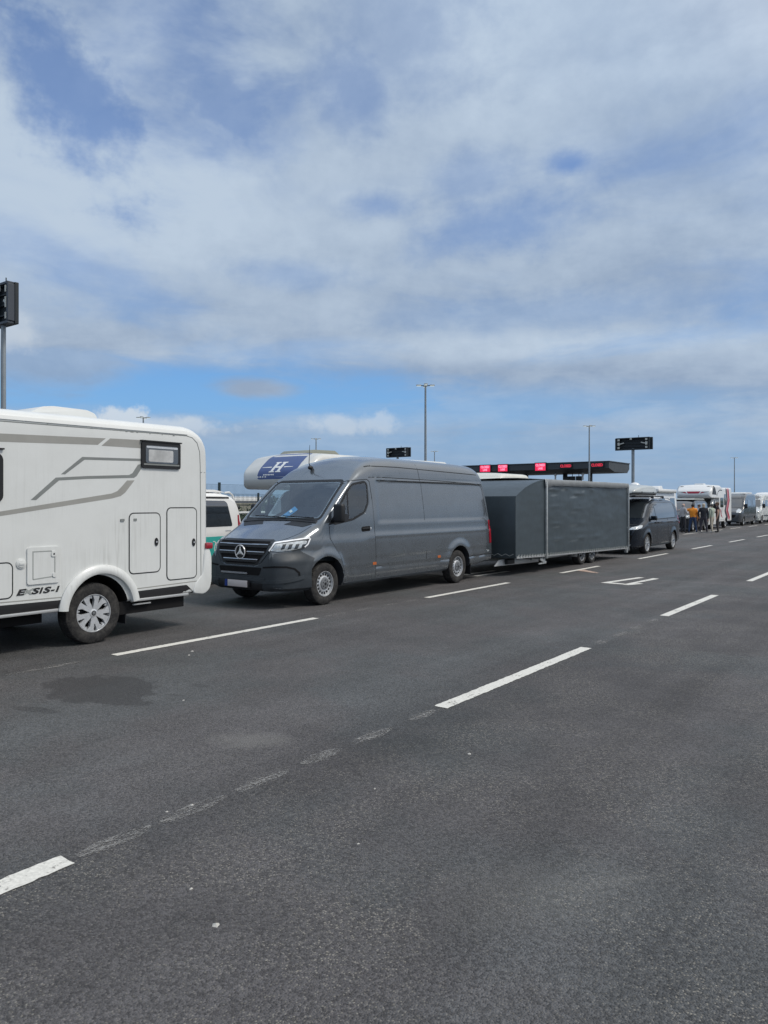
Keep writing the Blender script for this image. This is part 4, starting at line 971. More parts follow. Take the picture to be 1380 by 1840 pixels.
# ------------------------------------------------------------------ tarpaulin trailer
def trailer():
    X0, Y0 = -9.10, 15.97
    root = thing('trailer', (X0, Y0, 0), 'slate tarpaulin box trailer with sloping nose hitched behind the grey van', 'trailer')
    L = 7.78; W2 = 1.20
    zt = lin([(0, 1.86), (.2, 1.95), (.5, 2.07), (.9, 2.18), (1.3, 2.255), (1.63, 2.29), (7.78, 2.31)]); zb = lin([(0, .42), (1.63, .385), (7.78, .29)])
    spots = []
    c_, s_ = math.cos(A0), math.sin(A0)
    for (y, z, a, sy, sz) in ((1.95, 2.13, .03, .16, .03), (2.05, 2.05, .035, .22, .028), (2.85, 2.10, .035, .14, .03), (3.75, 1.97, .04, .22, .03), (4.75, 2.08, .03, .09, .028), (2.2, 1.62, .018, .2, .03), (3.7, 1.55, .02, .25, .03), (2.3, 1.18, .022, .22, .035), (3.9, 1.17, .02, .3, .05), (2.35, .78, .02, .22, .03), (3.9, .76, .024, .3, .04), (5.4, 1.2, .012, .4, .05), (5.2, .75, .014, .3, .04), (3.6, .95, .015, .4, .06)):
        spots.append((y, z, a, sy, sz))
    def bulge(y, z):
        d = .012 * math.sin((y - 1.6) * 1.02) * math.sin((z - .3) * 1.5)
        d += .006 * (noise.noise((y * .9, z * 2.6, 1.3))) + .003 * noise.noise((y * 2.5, z * 7, 4.1)) + .004 * noise.noise((y * 9, z * 3, 2.2)) * sstep(.7, .35, z)
        for a, b, am, sy, sz in spots: d += am * math.exp(-((y - a) / sy)**2 / 2 - ((z - b) / sz)**2 / 2) * .32
        e = sstep(0, .12, y) * sstep(L, L - .12, y)
        return d * e * (1 if y > 1.72 else .6)
    ys = stations((0, 1.63, .05), (1.63, L, .045)); NZ = 72
    # flank skins (left and right), nose, slope, rear
    for sg in (1, -1):
        m_ = MB(); vs = []
        for y in ys:
            for k in range(NZ + 1):
                z = zb(y) + (zt(y) - .03 - zb(y)) * k / NZ; vs.append((sg * (W2 + bulge(y, z)), y, z))
        for y in ys:
            for k in range(NZ + 1):
                z = zb(y) + (zt(y) - .03 - zb(y)) * k / NZ; vs.append((sg * (W2 - .03), y, z))
        n = NZ + 1; T_ = len(ys) * n; fs = []
        for i in range(len(ys) - 1):
            for k in range(NZ):
                a = (i * n + k, (i + 1) * n + k, (i + 1) * n + k + 1, i * n + k + 1); fs.append(a); fs.append(tuple(q + T_ for q in a[::-1]))
        for i in range(len(ys) - 1):
            for k in (0, NZ): fs.append((i * n + k, (i + 1) * n + k, (i + 1) * n + k + T_, i * n + k + T_))
        for k in range(NZ):
            for i in (0, len(ys) - 1): fs.append((i * n + k, i * n + k + 1, i * n + k + 1 + T_, i * n + k + T_))
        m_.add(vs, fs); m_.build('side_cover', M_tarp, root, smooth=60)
    f_ = MB(); f_.box((0, .005, (1.86 + .42) / 2), (2 * W2 - .01, .03, 1.44)); f_.build('nose_cover', M_tarp, root, bevel=.006)
    sl = MB(); pr = [(y, zt(y)) for y in stations((0, 1.63, .1))]
    sl.prism([(y, z + .005) for y, z in pr] + [(y, z - .03) for y, z in pr[::-1]], -W2 + .0, W2 + .004); sl.build('nose_slope', M_tarp, root, smooth=40)
    bk = MB(); bk.box((0, L - .01, 1.3), (2 * W2 - .02, .03, 1.98)); bk.build('rear_cover', M_tarp, root)
    ft = MB(); ft.box((0, L / 2 + .3, .40), (2 * W2 - .1, L - .8, .06)); ft.build('load_floor', M_void, root)
    # roof sheet with hanging wavy flap
    m_ = MB(); N = 120
    def roofz(x): return .06 * (1 - (x / W2)**2)
    vs, fs = [], []; xs = [-1.235, -1.23, -1.0, -.5, 0, .5, 1.0, 1.23, 1.235]
    for i in range(N + 1):
        y = 1.56 + (L + .05 - 1.56) * i / N
        sag = .07 * math.sin(math.pi * i / N)**.6
        drop = .115 + .045 * sstep(.0, .12, 1 - i / N) * sstep(0, .06, i / N) * (1 - sag * 4) + .012 * noise.noise((y * 2.2, 3, 1)) + (.09 * sstep(.07, 0, i / N))
        row = []
        for x in xs:
            z = zt(max(y, 1.63)) + roofz(x) * .8 + .012 * noise.noise((y * 1.3, x * 1.5, 7))
            row.append((x, y, z + .012))
        row = [(-1.25, y, zt(max(y, 1.63)) - drop)] + row + [(1.25 + .012 * noise.noise((y * 3, 1, 1)), y, zt(max(y, 1.63)) - drop)]
        vs += row
    n = len(xs) + 2
    for i in range(N):
        for k in range(n - 1): fs.append((i * n + k, i * n + k + 1, (i + 1) * n + k + 1, (i + 1) * n + k))
    m_.add(vs, fs); o = m_.build('roof_cover', M_tarp_top, root, smooth=40)
    md = o.modifiers.new('s', 'SOLIDIFY'); md.thickness = .008; md.offset = -1
    # posts
    for y, h0, h1, w in ((1.64, .33, 2.24, .065), (L + .02, .22, 2.26, .05)):
        for sg in (1, -1):
            p_ = MB(); p_.box((sg * (W2 + .028), y, (h0 + h1) / 2), (.05, w, h1 - h0)); p_.build('corner_post', M_galv, root, bevel=.008)
    # lacing along the lower hem
    rp = MB(); pts = []; k = 0
    y = .05
    while y < L - .05:
        pts.append((W2 + .026, y, zb(y) + (.075 if k % 2 else .02) + random.uniform(-.008, .008))); y += .075; k += 1
    rp.tube(pts, .006, 5); fr_ = [(x, -.018, .47 + (.05 if i % 2 else 0)) for i, x in enumerate([-1.15 + .1 * q for q in range(24)])]
    rp.tube(fr_, .006, 5); rp.build('lacing_rope', M_rope, root)
    hm = MB(); hm.bar((W2 + .012, .02, zb(0) + .02), (W2 + .012, 1.6, zb(1.6) + .02), .012, .05); hm.bar((W2 + .012, 1.68, zb(1.68) + .01), (W2 + .012, L - .05, zb(L) + .01), .012, .035); hm.build('hem_rail', M_alu, root)
    # chassis, drawbar, hitch, jack
    ch = MB()
    for sg in (1, -1):
        ch.prism([(-.05, .235), (1.9, .22), (1.9, .37), (.25, .385), (-.05, .30)], sg * .62 - .03, sg * .62 + .03) if False else None
        ch.bar((sg * .05, -.42, .40), (sg * .85, 1.7, .32), .06, .13)
        ch.box((sg * .85, L / 2 + .6, .33), (.06, L - 1.9, .12))
    for y in (1.7, 3.6, 5.6, 7.5): ch.box((0, y, .34), (2.2, .06, .08))
    ch.build('drawbar_frame', M_galv, root, bevel=.006)
    sk = MB(); sk.prism([(-.32, .24), (2.05, .20), (2.05, .375), (.2, .40), (-.10, .37)], .80, .83); sk.build('frame_skirt', M_alu, root, bevel=.004)
    hb = MB(); hb.box((0, -.44, .44), (.09, .2, .12)); hb.tube([(0, -.36, .2), (0, -.36, .62)], .03, 10); hb.build('hitch', M_galv, root, bevel=.008)
    bx = MB(); bx.box((.86, .36, .315), (.09, .38, .12)); bx.build('plug_box', M_black, root, bevel=.012)
    jk = MB(); jk.bar((W2 - .05, 1.42, .33), (W2 - .02, 1.70, .22), .035, .06); jk.bar((W2 - .03, 1.30, .215), (W2 - .03, 1.62, .215), .03, .03); jk.bar((W2 - .03, 1.62, .36), (W2 - .03, 1.66, .20), .03, .05); jk.build('prop_stand', M_galv, root)
    rs = MB(); rs.box((W2 - .02, L - .05, .25), (.08, .12, .18)); rs.bar((W2 - .02, L - .25, .32), (W2 - .02, L + .02, .17), .03); rs.build('rear_bracket', M_galv, root)
    rl = MB(); rl.box((.9, L + .03, .36), (.3, .05, .12)); rl.box((-.9, L + .03, .36), (.3, .05, .12)); rl.build('taillight', M_red, root, bevel=.01)
    for sg in (1, -1):
        mg = MB(); yc = 4.66; pts = [(yc - .80, .24), (yc - .72, .52), (yc - .55, .665), (yc + .55, .665), (yc + .72, .52), (yc + .80, .24)]
        vs = [(x, y, z) for y, z in pts for x in (sg * .84, sg * 1.13)]
        mg.add(vs, [(2 * i, 2 * i + 1, 2 * i + 3, 2 * i + 2) for i in range(5)]); o = mg.build('mudguard', M_galv, root, smooth=30)
        md = o.modifiers.new('s', 'SOLIDIFY'); md.thickness = .012
    wheel(root, 4.29, .315, 1.12, .205, .205, 'star', .3); wheel(root, 5.03, .315, 1.12, .205, .205, 'star', .9)
trailer()

# ------------------------------------------------------------------ generic vans and minivans
def shell(root, L, ztk, W2, mt, axles, sidek, arch=.36, wr=.33, zb0=.26, rck=None, dxf=None, wheels='multi', rim=.235, hwk=None):
    zt = pchip(ztk); zb = pchip([(0, zb0 + .08), (.06, zb0 + .01), (.4, zb0), (L - .6, zb0 + .02), (L, zb0 + .12)])
    hw = pchip(hwk or [(0, .58 * W2), (.03, .70 * W2), (.1, .80 * W2), (.22, .88 * W2), (.4, .94 * W2), (.7, .985 * W2), (1.0, W2), (L - .5, W2), (L - .1, .97 * W2), (L, .92 * W2)])
    side = pchip(sidek)
    rc = pchip(rck or [(0, .08), (.15, .06), (.5, .14), (.85, .14), (1.2, .12), (2.0, .16), (L - .4, .16), (L, .08)])
    crown = pchip([(0, .03), (.5, .06), (1.2, .05), (2, .05), (L, .03)])
    me = loft(zt, zb, hw, side, rc, crown, run(L), dxf, nside=40); bv = bvh_of(me)
    cs = []
    for y in axles: cs += [cyl_cut(y, wr, arch, W2 - .36, W2 + .3), cyl_cut(y, wr, arch, -W2 - .3, -W2 + .36)]
    link('body', cut(me, cs, [mt, M_void]), root, [], 32)
    for y in axles: wheel(root, y, wr, W2 - .02, .225, rim, wheels, y)
    return bv
def wing_mirrors(root, x, y, z, mt, s=(.20, .12, .18)):
    for sg in (1, -1):
        m_ = MB(); m_.box((sg * (x + s[0] / 2), y, z), s); m_.bar((sg * (x - .06), y + .02, z - .06), (sg * (x + .06), y, z - .05), .06, .05); m_.build('wing_mirror', mt, root, bevel=.035, seg=2)

def dark_minivan():
    root = thing('minivan', (-8.88, 25.0, 0), 'dark blue minivan carrying a grey roof box behind the tarpaulin trailer', 'minivan')
    L, W2 = 4.95, .965
    zk = [(0, .58), (.03, .74), (.08, .86), (.16, .94), (.3, .99), (.6, 1.08), (.95, 1.19), (1.02, 1.22), (1.5, 1.52), (1.85, 1.72), (2.1, 1.80), (2.6, 1.865), (3.3, 1.885), (4.1, 1.86), (4.55, 1.80), (4.68, 1.72), (4.76, 1.55), (4.85, 1.15), (4.92, .85), (4.95, .6)]
    sk = [(.2, .94), (.35, .97), (.55, .99), (.85, 1.0), (1.0, .995), (1.06, .985), (1.1, .965), (1.4, .91), (1.7, .84), (1.9, .76)]
    def dx(y, z): return .014 * gauss(z - 1.06, .02) * sstep(.6, 1, y) + sum(.02 * sstep(.52, .40, math.hypot(y - c, z - .335)) for c in (.94, 4.02))
    bv = shell(root, L, zk, W2, M_navy, (.94, 4.02), sk, .385, .335, .22, dxf=dx, wheels='multi', rim=.235)
    P = lambda *a, **k: patch(a[0], bv, *a[1:], **k)
    P('windscreen', rpoly([(-.78, 1.20), (.78, 1.20), (.66, 1.76), (-.66, 1.76)], .06), 'front', M_dglass, root, off=.005, mirror=False)
    P('quarter_window', rpoly([(1.30, 1.17), (1.92, 1.17), (1.82, 1.66), (1.76, 1.66)], .04), 'side', M_dglass, root, off=.004, mirror=True) if False else None
    P('side_window', rpoly([(1.22, 1.165), (1.95, 1.17), (1.88, 1.69), (1.76, 1.665)], .03), 'side', M_dglass, root, off=.004, step=.08, mirror=True)
    P('side_window', rpoly([(2.0, 1.17), (4.30, 1.20), (4.36, 1.45), (4.22, 1.72), (1.95, 1.70)], .07), 'side', M_dglass, root, off=.004, step=.1, mirror=True)
    P('window_trim', stroke([(1.1, 1.13), (2.0, 1.145), (4.5, 1.18)], .02), 'side', M_black, root, off=.005, mirror=True)
    P('rear_window', rpoly([(-.72, 1.15), (.72, 1.15), (.64, 1.66), (-.64, 1.66)], .06), 'rear', M_dglass, root, off=.005)
    P('bonnet_edge', stroke([(-.74, .985), (-.4, .99), (.4, .99), (.74, .985)], .014), 'front', M_gap, root, off=.002)
    P('light_bar', rpoly([(-.55, .88), (.55, .88), (.55, .905), (-.55, .905)], .01), 'front', M_lit, root, off=.008)
    P('headlight', rpoly([(.50, .82), (.62, .90), (.98, .965), (1.05, .96), (.98, .88), (.75, .83)], .02), 'diag', M_lens, root, off=.010, step=.03, mirror=True)
    P('grille', rpoly([(-.66, .42), (.66, .42), (.72, .64), (-.72, .64)], .04), 'front', M_void, root, off=.007)
    for z in (.50, .57): P('grille_bar', rrect(-.64, z - .008, .64, z + .008, .004), 'front', M_bump, root, off=.012)
    P('bumper_trim', rpoly([(-.60, .285), (.60, .285), (.68, .335), (-.68, .335)], .015), 'front', M_silver, root, off=.010)
    P('nose_crease', rpoly([(-.70, .70), (.70, .70), (.72, .745), (-.72, .745)], .012), 'front', M_navy, root, off=.020)  # raised crease strip in the same body paint
    P('door_gap', stroke([(1.95, 1.14), (1.98, .7), (2.0, .32)], .010), 'side', M_gap, root, off=.0012, mirror=True)
    P('door_gap', stroke([(1.22, 1.12), (1.25, .75), (1.42, .45), (1.42, .32)], .010), 'side', M_gap, root, off=.0012, mirror=True)
    P('door_gap', stroke([(3.3, 1.15), (3.32, .65), (3.45, .35)], .010), 'side', M_gap, root, off=.0012, mirror=True)
    for y in (1.80, 2.12): P('handle', rrect(y - .08, 1.02, y + .08, 1.055, .012), 'side', M_navy, root, off=.028, mirror=True)
    P('sill_trim', rpoly([(1.4, .24), (3.55, .25), (3.55, .30), (1.4, .29)], .01), 'side', M_bump, root, off=.008, mirror=True)
    P('taillight', rpoly([(4.72, .95), (4.86, .95), (4.80, 1.25), (4.66, 1.25)], .02), 'side', M_red, root, off=.008, mirror=True)
    P('fuel_flap', stroke(rrect(4.25, .85, 4.45, 1.03, .03), .008, True), 'side', M_gap, root, off=.0012)
    wing_mirrors(root, .93, 1.38, 1.20, M_navy, (.20, .14, .15))
    for sg in (1, -1):
        r_ = MB(); r_.tube([(sg * .70, 1.9, 1.80), (sg * .70, 2.2, 1.875), (sg * .70, 4.1, 1.90), (sg * .70, 4.4, 1.845)], .018, 8); r_.build('roof_rail', M_silver, root)
        for y in (2.2, 3.5): pass
    for y in (2.25, 3.45):
        c_ = MB(); c_.box((0, y, 1.95), (1.5, .07, .035))
        for sg in (1, -1): c_.box((sg * .70, y, 1.915), (.10, .10, .075))
        c_.build('cross_bar', M_black, root, bevel=.01)
    # roof box: its own thing, resting on the bars
    bx = thing('roof_box', (-8.80, 26.05, 1.965), 'pale grey streamlined roof box on top of the dark blue minivan', 'roof box')
    zt = pchip([(0, .08), (.05, .16), (.25, .27), (.7, .37), (1.4, .41), (2.1, .40), (2.38, .34), (2.46, .22), (2.48, .1)])
    zb_ = pchip([(0, .02), (2.48, .02)]); hw = pchip([(0, .22), (.06, .31), (.25, .40), (.6, .45), (2.0, .45), (2.4, .42), (2.48, .36)])
    sd_ = pchip([(0, .9), (.10, 1.0), (.14, 1.0), (.2, .97), (.4, .80)])
    me = loft(zt, zb_, hw, sd_, pchip([(0, .03), (.3, .09), (2.2, .1), (2.48, .04)]), pchip([(0, .01), (.6, .05), (2.48, .02)]), stations((0, .3, .03), (.3, 2.2, .1), (2.2, 2.48, .02)), lambda y, z: -.02 * sstep(.12, .08, z), nside=18, rb=.02)
    bvx = bvh_of(me); link('lid', me, bx, [mat('pale_grey_box_shell', (.40, .43, .43), .4, 0, .3, var=.06)], 35)
    patch('base', bvx, stroke([(.05, .055), (2.44, .055)], .07), 'side', M_black, bx, off=.006, mirror=True)
    patch('seam', bvx, stroke([(.05, .125), (2.44, .125)], .012), 'side', M_bump, bx, off=.004, mirror=True)
    patch('front_base', bvx, stroke([(-.40, .055), (.40, .055)], .06), 'front', M_black, bx, off=.006)
    for y in (.6, 1.9): patch('lock', bvx, rrect(y - .04, .11, y + .04, .15, .01), 'side', M_bump, bx, off=.012)
dark_minivan()

T6 = [(0, .62), (.03, .80), (.08, .93), (.16, 1.0), (.4, 1.07), (.85, 1.19), (.92, 1.22), (1.3, 1.56), (1.6, 1.80), (1.8, 1.88), (2.1, 1.93), (2.6, 1.955), (4.1, 1.95), (4.5, 1.91), (4.66, 1.83), (4.74, 1.68), (4.82, 1.2), (4.87, .9), (4.89, .6)]
T6S = [(.2, .95), (.4, .98), (.8, 1.0), (1.05, .995), (1.15, .98), (1.5, .93), (1.75, .88), (1.95, .80)]
def boxy_van_face(root, bv, wide=.78):
    P = lambda *a, **k: patch(a[0], bv, *a[1:], **k)
    P('windscreen', rpoly([(-wide, 1.25), (wide, 1.25), (wide * .88, 1.83), (-wide * .88, 1.83)], .06), 'front', M_dglass, root, off=.005)
    P('grille', rpoly([(-.50, .82), (.50, .82), (.52, .95), (-.52, .95)], .02), 'front', M_void, root, off=.007)
    P('grille_bar', rrect(-.50, .875, .50, .893, .005), 'front', M_chrome, root, off=.011)
    P('headlight', rpoly([(.52, .80), (.54, .955), (.96, .99), (1.0, .95), (.90, .83)], .02), 'diag', M_lens, root, off=.010, step=.03, mirror=True)
    P('bumper_intake', rpoly([(-.62, .40), (.62, .40), (.66, .56), (-.66, .56)], .03), 'front', M_void, root, off=.007)
    P('number_plate', rrect(-.26, .60, .26, .71, .01), 'front', M_plate, root, off=.014)
    wing_mirrors(root, .92, 1.14, 1.30, M_black)
def white_campervan():
    root = thing('campervan', (-13.12, 6.68, 0), 'white campervan with turquoise lower flank and a rear bike rack', 'campervan')
    bv = shell(root, 4.89, T6, .95, M_white, (.9, 3.9), T6S, .37, .33, .24, wheels='multi', rim=.21, rck=[(0, .08), (.15, .06), (.5, .14), (.85, .14), (1.2, .12), (2.0, .13), (4.5, .13), (4.89, .08)])
    P = lambda *a, **k: patch(a[0], bv, *a[1:], **k)
    boxy_van_face(root, bv)
    P('side_window', rpoly([(1.30, 1.22), (2.05, 1.22), (2.05, 1.74), (1.66, 1.74)], .05), 'side', M_dglass, root, off=.004, mirror=True)
    P('side_window', rpoly([(2.16, 1.20), (3.40, 1.20), (3.40, 1.75), (2.16, 1.75)], .05), 'side', M_dglass, root, off=.004, mirror=True)
    P('side_window', rpoly([(3.50, 1.20), (4.52, 1.21), (4.43, 1.70), (4.37, 1.75), (3.50, 1.76)], .05), 'side', M_dglass, root, off=.004, mirror=True)
    P('roof_gutter', rpoly([(1.9, 1.845), (4.52, 1.835), (4.50, 1.795), (1.9, 1.805)], .01), 'side', M_black, root, off=.004, depth=.006, mirror=True)
    P('turquoise_band', rpoly([(.75, .45), (1.3, .98), (4.60, 1.01), (4.80, .62), (4.78, .42)], .03), 'side', M_teal, root, off=.0025, depth=.004, mirror=True)
    wv = []
    for k in range(60): wv.append((3.95 + k * .0125 + .055 * math.sin(k * .62), .80 + .0012 * k + .085 * math.sin(k * .62 + 1.3) * (1.25 if k % 20 < 10 else .7)))
    P('script_lettering', stroke(wv, .018), 'side', M_white, root, off=.006, depth=.004, step=.2)
    P('script_lettering', stroke([(4.62, .98), (4.55, .85), (4.60, .72), (4.68, .78), (4.63, .90), (4.72, .98)], .022), 'side', M_white, root, off=.006, depth=.004, step=.2)
    P('badge', rrect(4.30, 1.105, 4.46, 1.13, .004), 'side', M_silver, root, off=.005)
    P('taillight', rpoly([(4.68, .95), (4.84, .95), (4.80, 1.45), (4.70, 1.45)], .02), 'side', M_red, root, off=.008, mirror=True)
    P('rear_bumper', rpoly([(4.25, .26), (4.88, .34), (4.86, .60), (4.25, .55)], .03), 'side', M_bump, root, off=.01, mirror=True)
    t_ = MB(); t_.prism(rpoly([(1.9, 1.94), (2.1, 1.99), (4.2, 1.985), (4.5, 1.93)], .03), -.72, .72); t_.build('pop_top', M_white, root, bevel=.03)
    # bike rack: bent white tubes with black clamps and two rails
    rk = thing('bike_rack', (-13.12, 11.5, 1.1), 'white tube bike rack with black clamps on the campervan tailgate', 'bike rack')
    for x in (.45, .10, -.35):
        m_ = MB(); m_.tube([(x, -.10, .83), (x, .03, .84), (x, .12, .78), (x, .20, .55), (x, .30, .1), (x, .34, -.25), (x, .18, -.40)], .022, 8); m_.build('hoop', M_white, rk)
    for z, y in ((-.05, .40), (.12, .36)):
        m_ = MB(); m_.box((0, y + .1, z), (1.3, .07, .03)); m_.build('rail', M_silver, rk, bevel=.008)
    for z, y in ((.50, .24), (.22, .30), (-.12, .34)):
        for x in (.45, .10, -.35):
            m_ = MB(); m_.box((x, y, z), (.10, .16, .06)); m_.build('clamp', M_black, rk, bevel=.012)
white_campervan()

DUC = [(0, .70), (.04, .90), (.1, 1.02), (.2, 1.10), (.5, 1.22), (.82, 1.33), (.9, 1.38), (1.3, 1.80), (1.6, 2.08), (1.85, 2.27), (2.2, 2.42), (2.6, 2.50), (5.2, 2.52), (5.6, 2.49), (5.75, 2.42), (5.83, 2.25), (5.90, 1.5), (5.96, .9), (5.98, .6)]
DUCS = [(.2, .95), (.4, .98), (.8, 1.0), (1.3, .99), (1.8, .965), (2.2, .94), (2.5, .91)]
def tall_van(name, loc, label, cat, mt, mt2=None, dome=False, awning=False, scale_h=1.0, roof_mt=None):
    root = thing(name, loc, label, cat)
    bv = shell(root, 5.98, [(a, b * (1 if b < 1.4 else scale_h)) for a, b in DUC], 1.02, mt, (.95, 4.98), DUCS, .40, .34, .27, wheels='steel', rim=.205)
    P = lambda *a, **k: patch(a[0], bv, *a[1:], **k)
    P('windscreen', rpoly([(-.84, 1.42), (.84, 1.42), (.78, 2.03), (-.78, 2.03)], .06), 'front', M_dglass, root, off=.005)
    P('roof_window', rpoly([(-.66, 2.14), (.66, 2.14), (.60, 2.36), (-.60, 2.36)], .05), 'front', M_dglass, root, off=.005)
    P('side_window', rpoly([(1.18, 1.40), (2.0, 1.40), (2.02, 1.92), (1.62, 1.92), (1.22, 1.55)], .04), 'side', M_dglass, root, off=.004, mirror=True)
    P('side_window', rpoly([(2.45, 1.45), (3.55, 1.45), (3.55, 2.0), (2.45, 2.0)], .06), 'side', M_dglass, root, off=.006, mirror=True)
    P('side_window', rpoly([(4.5, 1.6), (5.4, 1.6), (5.4, 2.0), (4.5, 2.0)], .06), 'side', M_dglass, root, off=.006, mirror=True)
    P('headlight', rpoly([(.56, 1.0), (.66, 1.13), (1.02, 1.30), (1.10, 1.28), (1.03, 1.10), (.8, 1.0)], .02), 'diag', M_lens, root, off=.010, step=.03, mirror=True)
    P('grille', rpoly([(-.52, .62), (.52, .62), (.62, .84), (-.62, .84)], .05), 'front', M_void, root, off=.007)
    P('bumper', rpoly([(-.70, .34), (.70, .34), (.76, .58), (-.76, .58)], .04), 'front', M_bump if mt2 is None else mt2, root, off=.01)
    P('number_plate', rrect(-.26, .44, .26, .54, .01), 'front', M_plate, root, off=.016)
    P('door_gap', stroke([(2.25, 2.2), (2.3, 1.2), (2.3, .42)], .012), 'side', M_gap, root, off=.0012, mirror=True)
    P('side_moulding', rpoly([(1.5, .62), (4.45, .62), (4.45, .72), (1.5, .72)], .02), 'side', M_bump, root, off=.010, mirror=True)
    P('taillight', rpoly([(5.80, .9), (5.93, .9), (5.86, 1.5), (5.78, 1.5)], .02), 'side', M_red, root, off=.008, mirror=True)
    wing_mirrors(root, .98, 1.22, 1.50, M_black, (.22, .13, .34))
    if dome:
        d_ = MB(); d_.lathe([(2.45, .30), (2.58, .30), (2.70, .27), (2.78, .20), (2.82, .10), (2.83, .001)], 'Z', (-.25, 2.3, 0), 24); d_.build('satellite_dome', M_white, root)
        d_ = MB(); d_.prism(rpoly([(3.1, 2.48), (3.2, 2.64), (3.8, 2.66), (4.0, 2.50)], .04), -.2, .75); d_.build('roof_air_unit', M_white, root, bevel=.04)
    if awning:
        a_ = MB(); a_.box((1.02, 3.7, 2.40), (.16, 3.4, .15)); a_.build('awning_case', M_white, root, bevel=.03)
        a_ = MB(); a_.box((1.06, 3.7, 2.30), (.07, 3.4, .05)); a_.build('awning_rail', M_decal2, root)
    return root, bv
tall_van('campervan', (-12.95, 38.6, 0), 'white high-roof campervan with roof dome and awning behind the dark minivan', 'campervan', M_white, None, True, True)
r_, bv_ = tall_van('campervan', (-13.05, 62.2, 0), 'dark grey high-roof campervan queued behind the red striped motorhome', 'campervan', M_dgrey)
_b = MB(); _b.prism(rpoly([(2.4, 2.46), (2.5, 2.58), (5.0, 2.60), (5.3, 2.50)], .04), -.8, .8); _b.build('roof_platform', M_white, r_, bevel=.03)
def speckle():
    m = bpy.data.materials.new('grey_white_leaf_wrap'); m.use_nodes = True; t = NT(m.node_tree); p = t.n['Principled BSDF']
    O = V(t, t.new('ShaderNodeTexCoord').outputs['Object'])
    n = t.noise(O, 5.5, 4, .7, 1.2)
    t.put(p.inputs['Base Color'], t.mix(t.smooth(n, .50, .54), (.62, .64, .63), (.17, .20, .20))); p.inputs['Roughness'].default_value = .4
    return m
tall_van('campervan', (-13.05, 69.6, 0), 'white campervan with grey leaf pattern behind the dark grey campervan', 'campervan', speckle())

def dark_people_van():
    root = thing('minivan', (-12.95, 47.3, 0), 'dark grey minivan with bright headlamps standing beside the group of people', 'minivan')
    bv = shell(root, 4.89, T6, .95, M_navy, (.9, 3.9), T6S, .37, .33, .24, wheels='multi', rim=.21)
    boxy_van_face(root, bv)
    patch('side_window', bv, rpoly([(1.30, 1.22), (2.05, 1.22), (2.05, 1.74), (1.66, 1.74)], .05), 'side', M_dglass, root, off=.004, mirror=True)
    patch('side_window', bv, rpoly([(2.16, 1.20), (4.4, 1.20), (4.35, 1.75), (2.16, 1.75)], .05), 'side', M_dglass, root, off=.004, mirror=True)
    t_ = MB(); t_.prism(rpoly([(1.75, 1.93), (1.95, 2.02), (4.2, 2.02), (4.5, 1.92)], .03), -.74, .74); t_.build('pop_top', M_ltdecal, root, bevel=.03)
dark_people_van()

